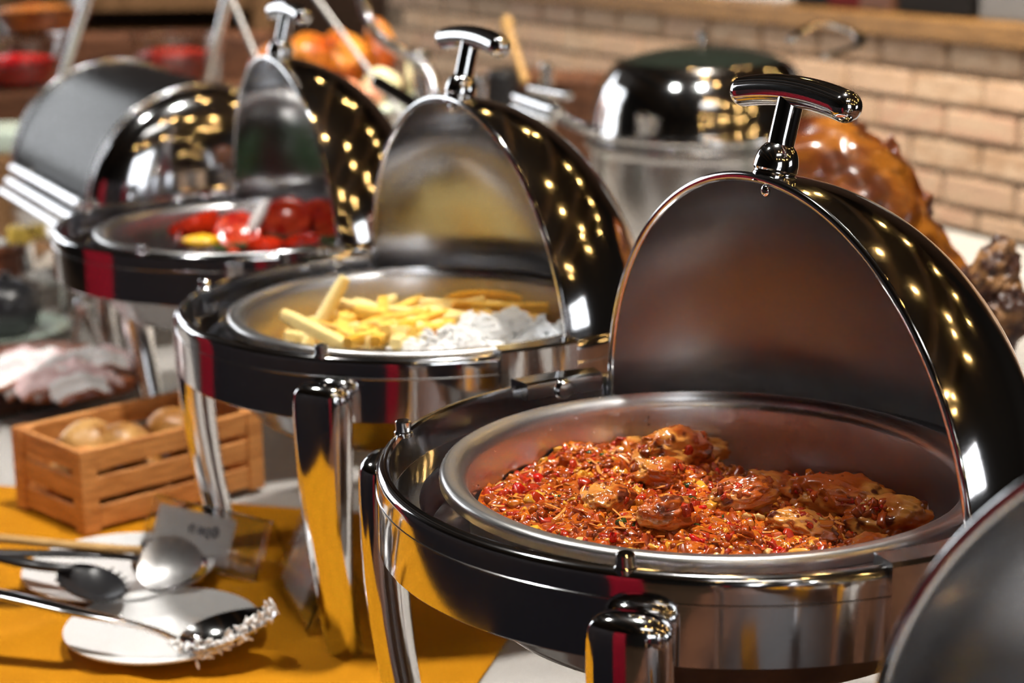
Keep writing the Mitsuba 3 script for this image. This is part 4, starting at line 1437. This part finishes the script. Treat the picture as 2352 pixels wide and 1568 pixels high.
canister(958, 115, 0, 3.5, .030, 'polished_steel', 'round topped steel canister left of the fries lid handle')
canister(1100, 172, 0, 3.3, .014, 'polished_steel', 'narrow steel canister right of the fries lid handle')
canister(1255, 145, 0, 3.5, .014, 'polished_steel', 'thin steel canister left of the glass topped soup kettle')
canister(1155, 160, 0, 3.75, .035, 'black_plastic', 'dark squat canister by the brick wall', 'dark_canister')
p0, p1 = at_depth(1140, 163, 3.95), at_depth(1400, 163, 3.80)
b = cbox(np.linalg.norm((p1 - p0)[:2]), .16, p0[2] - TABLE, .006)
xd = unit([*(p1 - p0)[:2], 0])
b.apply_transform(frame([*((p0 + p1) / 2)[:2], TABLE + (p0[2] - TABLE) / 2], xd, np.cross([0, 0, 1.0], xd), (0, 0, 1.0)))
tag(put('bread_bin', b, 'dark_wood'), 'long dark brown bin before the brick wall left of the soup kettle', 'bin')
a, b = at_depth(1165, 60, 3.7), at_depth(1205, 185, 3.62)
k = numbered('wooden_paddle')
put('shaft', capsule(np.linspace(a, b, 6), .0085, n=12, up=(0, 1, 0)), 'handle_wood', smooth=True, parent=k)
m = blob(.013, .008, .022, 2, .05); m.apply_translation(a)
put('grip', m, 'handle_wood', smooth=True, parent=k)
tag(k, 'yellow wooden paddle standing before the brick wall', 'paddle')

# rack of thin steel rods (blurred diagonal lines behind the fries lid)
rk2 = numbered('wire_rack')
for (p0, p1, y0, y1, r, m_) in (((700, -40), (925, 270), 3.3, 3.15, .0052, 'dull_steel'), ((520, -30), (600, 160), 3.35, 3.25, .0052, 'dull_steel')):
    put('rod', capsule(np.linspace(at_depth(*p0, y0), at_depth(*p1, y1), 6), r, n=10, up=(0, 1, .2)), m_, smooth=True, parent=rk2)
P = smooth_path([at_depth(815, -60, 3.35), at_depth(838, 20, 3.34), at_depth(868, 80, 3.32), at_depth(925, 120, 3.3), at_depth(1000, 215, 3.25)], 30)
put('arm', capsule(P, .0105, n=14, up=(0, 1, .2)), 'chrome', smooth=True, parent=rk2)
P = np.linspace(at_depth(868, 190, 3.0), at_depth(985, 262, 2.9), 6)
put('arm', capsule(P, .0125, n=14, up=(0, 1, .2)), 'chrome', smooth=True, parent=rk2)
for (u, v, y) in ((925, 270, 3.15), (985, 262, 2.9), (600, 160, 3.25)):
    q = at_depth(u, v, y)
    put('upright', sweep([(q[0], q[1], TABLE), q], .006, n=8, up=(0, 1, 0)), 'brushed_steel', parent=rk2)
tag(rk2, 'rack of slanted thin steel rods and bright curved arms behind the fries dish', 'rack')

# ------------------------------------------------------------------ soup kettle with the glass topped lid
sl_ = lathe([(.001, 0), (.315, 0), (.32, .003), (.32, .009), (.316, .011), (.001, .011)], 64)  # hidden dark disc added so the kettle body mirrors something dark
kx, ky = at_depth(1612, 300, 3.2)[:2]
kz = at_depth(1612, 345, 3.0)[2]
KR = .200
sk = numbered('soup_kettle')
MK = T4(trans(kx, ky, kz))
hK = kz - TABLE - .0125
tag(put('added_dark_disc', sl_, 'black_plastic', smooth=40, M=T4(trans(kx, ky, TABLE))), 'hidden black disc added to darken the reflections in the soup kettle', 'board')
put('body', lathe([(KR - .006, .0), (KR, -.002), (KR + .006, -.006), (KR + .006, -.014), (KR, -.018), (KR - .004, -.03), (KR - .004, -hK + .012), (KR - .01, -hK), (.001, -hK)], 96), 'kettle_steel', smooth=35, parent=sk, M=MK)
lk = put('lid', lathe([(KR - .002, .002), (KR + .002, .006), (KR + .001, .016), (KR - .006, .022), (KR - .010, .05), (KR - .022, .090), (KR - .040, .118), (KR - .052, .128), (KR - .058, .130)], 96), 'chrome', smooth=True, parent=sk, M=MK)
put('glass_window', lathe([(KR - .058, .1302), (KR - .085, .139), (KR - .13, .149), (.012, .153), (.001, .153)], 96), 'smoked_glass', smooth=True, parent=lk, M=MK)
put('knob', lathe([(.001, .182), (.007, .180), (.010, .173), (.007, .166), (.004, .160), (.008, .153), (.010, .151)], 24), 'chrome', smooth=40, parent=lk, M=MK)
# front lift handle: two bars on arms towards the guests, and the loop at the back
for (p0, p1, y0, y1, r) in (((1192, 224), (1278, 254), 2.95, 2.84, .0125), ((1222, 203), (1305, 219), 3.02, 2.91, .0085), ((1182, 246), (1266, 276), 2.92, 2.81, .0070)):
    put('handle_bar', capsule(np.linspace(at_depth(*p0, y0), at_depth(*p1, y1), 8), r, n=16, up=(0, 0, 1)), 'chrome', smooth=True, parent=lk)
put('handle_arm', capsule(smooth_path([at_depth(1255, 245, 2.93), at_depth(1310, 280, 2.98), at_depth(1370, 300, 3.06)], 12), .009, n=12), 'chrome', smooth=True, parent=lk)
P = smooth_path([at_depth(1815, 92, 3.30), at_depth(1850, 68, 3.34), at_depth(1905, 56, 3.38), at_depth(1955, 72, 3.38), at_depth(1978, 96, 3.34), at_depth(1935, 118, 3.30), at_depth(1890, 132, 3.26)], 40)
put('loop_handle', sweep(P, .0105, .0055, n=16, up=(0, 0, 1)), 'chrome', smooth=True, parent=lk)
tag(sk, 'tall round chrome soup kettle with dark glass topped lid before the brick wall', 'soup kettle')

# ------------------------------------------------------------------ roast leg on its block, behind the nearest lid


def hull_chain(pts, rad, refine=.005):
    parts = []
    for (a, b), (ra, rb) in zip(zip(pts[:-1], pts[1:]), zip(rad[:-1], rad[1:])):
        parts.append(m3.Manifold.batch_hull([m3.Manifold.sphere(ra, 32).translate(tuple(a)), m3.Manifold.sphere(rb, 32).translate(tuple(b))]))
    m = parts[0]
    for q in parts[1:]:
        m = m + q
    m = m.refine_to_length(refine)
    mm = m.to_mesh()
    t = trimesh.Trimesh(mm.vert_properties[:, :3].astype(float), mm.tri_verts, process=True)
    trimesh.smoothing.filter_taubin(t, iterations=14)
    return t


YR = 1.95
ctrl = [((1850, 405), YR, .052), ((1900, 440), YR, .072), ((1965, 500), YR - .01, .078), ((2040, 590), YR - .03, .066), ((2110, 660), YR - .05, .050), ((2180, 700), YR - .07, .036), ((2250, 750), YR - .09, .034)]
pts = [at_depth(*c[0], c[1]) for c in ctrl]
t = hull_chain(pts, [c[2] for c in ctrl])
v = np.array(t.vertices)
nn = np.array(t.vertex_normals)
d = .034 * (meshkit.fbm(v * 13 + 3, 3, 5) - .5) + .010 * (np.abs(meshkit.fbm(v * 22 + 9, 2, 6) - .5) * 2 - .3)
t.vertices = v + nn * d[:, None]
rk3 = numbered('roast_leg')
put('meat', t, 'roast_skin', smooth=True, parent=rk3)
# shreds of skin that stand off the meat
for i, (u, v_, y, s) in enumerate(((2045, 372, YR, (.012, .012, .022)), (1940, 300, YR, (.022, .014, .014)), (2120, 480, YR - .02, (.010, .012, .018)))):
    m = blob(*s, 160 + i, .5, 2.0, sub=3)
    m.apply_translation(at_depth(u, v_, y))
    put('skin_shred', m, 'roast_skin', smooth=True, parent=rk3)
cb = cat_([xf(blob(.026, .026, .040, 171, .4, 2.0, 4, .15, 6), trans(*at_depth(2285, 640, 1.84)) @ rot((0, 1, 0), .3)), xf(blob(.024, .022, .030, 172, .4, 2.0, 4, .15, 6), trans(*at_depth(2320, 715, 1.82))), xf(blob(.03, .026, .03, 173, .4, 2.0, 4, .15, 6), trans(*at_depth(2275, 770, 1.84))), xf(blob(.026, .024, .024, 174, .4, 2.0, 4, .15, 6), trans(*at_depth(2212, 668, 1.87)))])
put('knuckle', cb, 'roast_char', smooth=True, parent=rk3)
tag('roast_leg__knuckle', 'charred knuckle end')
tag(rk3, 'large golden brown roast leg of meat propped behind the nearest lid', 'roast meat')
mp = np.mean(pts[2:5], axis=0)
zb = min(p_[2] - c_[2] for p_, c_ in zip(pts, ctrl))
bk3 = numbered('carving_block')
b = cbox(.46, .30, .05, .006); b.apply_transform(trans(mp[0], mp[1], TABLE + .025) @ rotz(-.35)); put('base', b, 'dark_wood', parent=bk3)
for f_ in (1, 4):
    q = pts[f_]
    b = cbox(.06, .10, max(q[2] - ctrl[f_][2] * .95 - TABLE - .05, .03), .004)
    hh = max(q[2] - ctrl[f_][2] * .95 - TABLE - .05, .03)
    b.apply_translation((q[0], q[1], TABLE + .05 + hh / 2)); put('support', b, 'dark_wood', parent=bk3)
tag(bk3, 'dark wooden carving block with supports under the roast leg', 'carving block')
pq = at_depth(1890, 278, 2.9)
hq = pq[2] - TABLE
tag(put('cake_pedestal', lathe([(.001, hq), (.034, hq), (.036, hq - .004), (.034, hq - .010), (.012, hq - .03), (.012, .02), (.04, .006), (.04, 0), (.001, 0)], 48), 'mint_glaze', smooth=40, M=T4(trans(pq[0], pq[1], TABLE))), 'pale pedestal plate between the roast leg and the brick wall', 'pedestal')

# ------------------------------------------------------------------ things on the bar ledge and at the back wall
ZL = WTOP + .045


def on_ledge(u0, u1, y_guess, h, mat, name, label, cat, depth=.12, round_=False):
    def hit(u):
        d_ = pixel_dir(u, 60)
        o = CAM
        nn = N_[:2]
        k = ((WN - .12) - np.dot(o[:2] - A0[:2], nn)) / np.dot(d_[:2], nn)
        return o + d_ * k
    a, b = hit(u0), hit(u1)
    c = (a + b) / 2
    w = abs(np.dot(b - a, S_))
    if round_:
        m = lathe([(.001, h), (w * .5, h), (w * .5, h - .01), (w * .3, .01), (w * .25, 0), (.001, 0)], 40)
        M = trans(c[0], c[1], ZL)
    else:
        m = cbox(depth, w, h, .006)
        m.apply_translation((0, 0, h / 2))
        M = frame((c[0], c[1], ZL), N_, S_, (0, 0, 1.0))
    tag(put(name, m, mat, smooth=40 if round_ else False, M=T4(M)), label, cat)


on_ledge(1230, 1420, 0, .05, 'mint_glaze', 'serving_dish', 'pale mint dish at the far end of the bar ledge', 'dish', round_=False)
on_ledge(1450, 1640, 0, .05, 'mint_glaze', 'serving_dish', 'pale mint dish in the middle of the bar ledge', 'dish', round_=False)
on_ledge(1665, 1835, 0, .06, 'porcelain', 'serving_dish', 'white dish right of the mint ones on the bar ledge', 'dish', round_=False)
on_ledge(1862, 1935, 0, .28, 'matt_black', 'menu_box', 'black box standing on the bar ledge', 'box')
on_ledge(1940, 2010, 0, .28, 'dark_red', 'menu_box', 'dark red box beside the black one on the bar ledge', 'box')
on_ledge(2012, 2090, 0, .26, 'dark_wood', 'menu_box', 'brown wooden box on the bar ledge', 'box')
on_ledge(2100, 2270, 0, .24, 'matt_black', 'menu_box', 'wide black box on the bar ledge', 'box')
on_ledge(2290, 2420, 0, .30, 'grey_upholstery', 'menu_box', 'grey box at the right edge of the bar ledge', 'box')

for i, (u0, u1) in enumerate(((585, 630), (1010, 1050))):
    a, b = at_depth(u0, 60, 7.4), at_depth(u1, 60, 7.4)
    tag(put('wooden_post', box(a[0], b[0], 7.35, 7.47, 0, RZ), 'post_wood'), ('light brown wooden post left of the loaves in the background', 'light brown wooden post by the end of the brick wall')[i], 'post')
a, b = at_depth(-80, 12, 7.6), at_depth(590, 12, 7.6)
k = numbered('wall_shelf')
put('board', box(a[0] - .3, b[0], 7.45, 8.49, at_depth(0, 22, 7.6)[2], at_depth(0, 22, 7.6)[2] + .10), 'post_wood', parent=k)
put('lower_board', box(a[0] - .3, b[0] - .1, 7.45, 8.49, at_depth(0, 75, 7.6)[2] - .04, at_depth(0, 75, 7.6)[2]), 'post_wood', parent=k)
tag(k, 'light wooden shelf of two deep boards on the back wall', 'shelf')
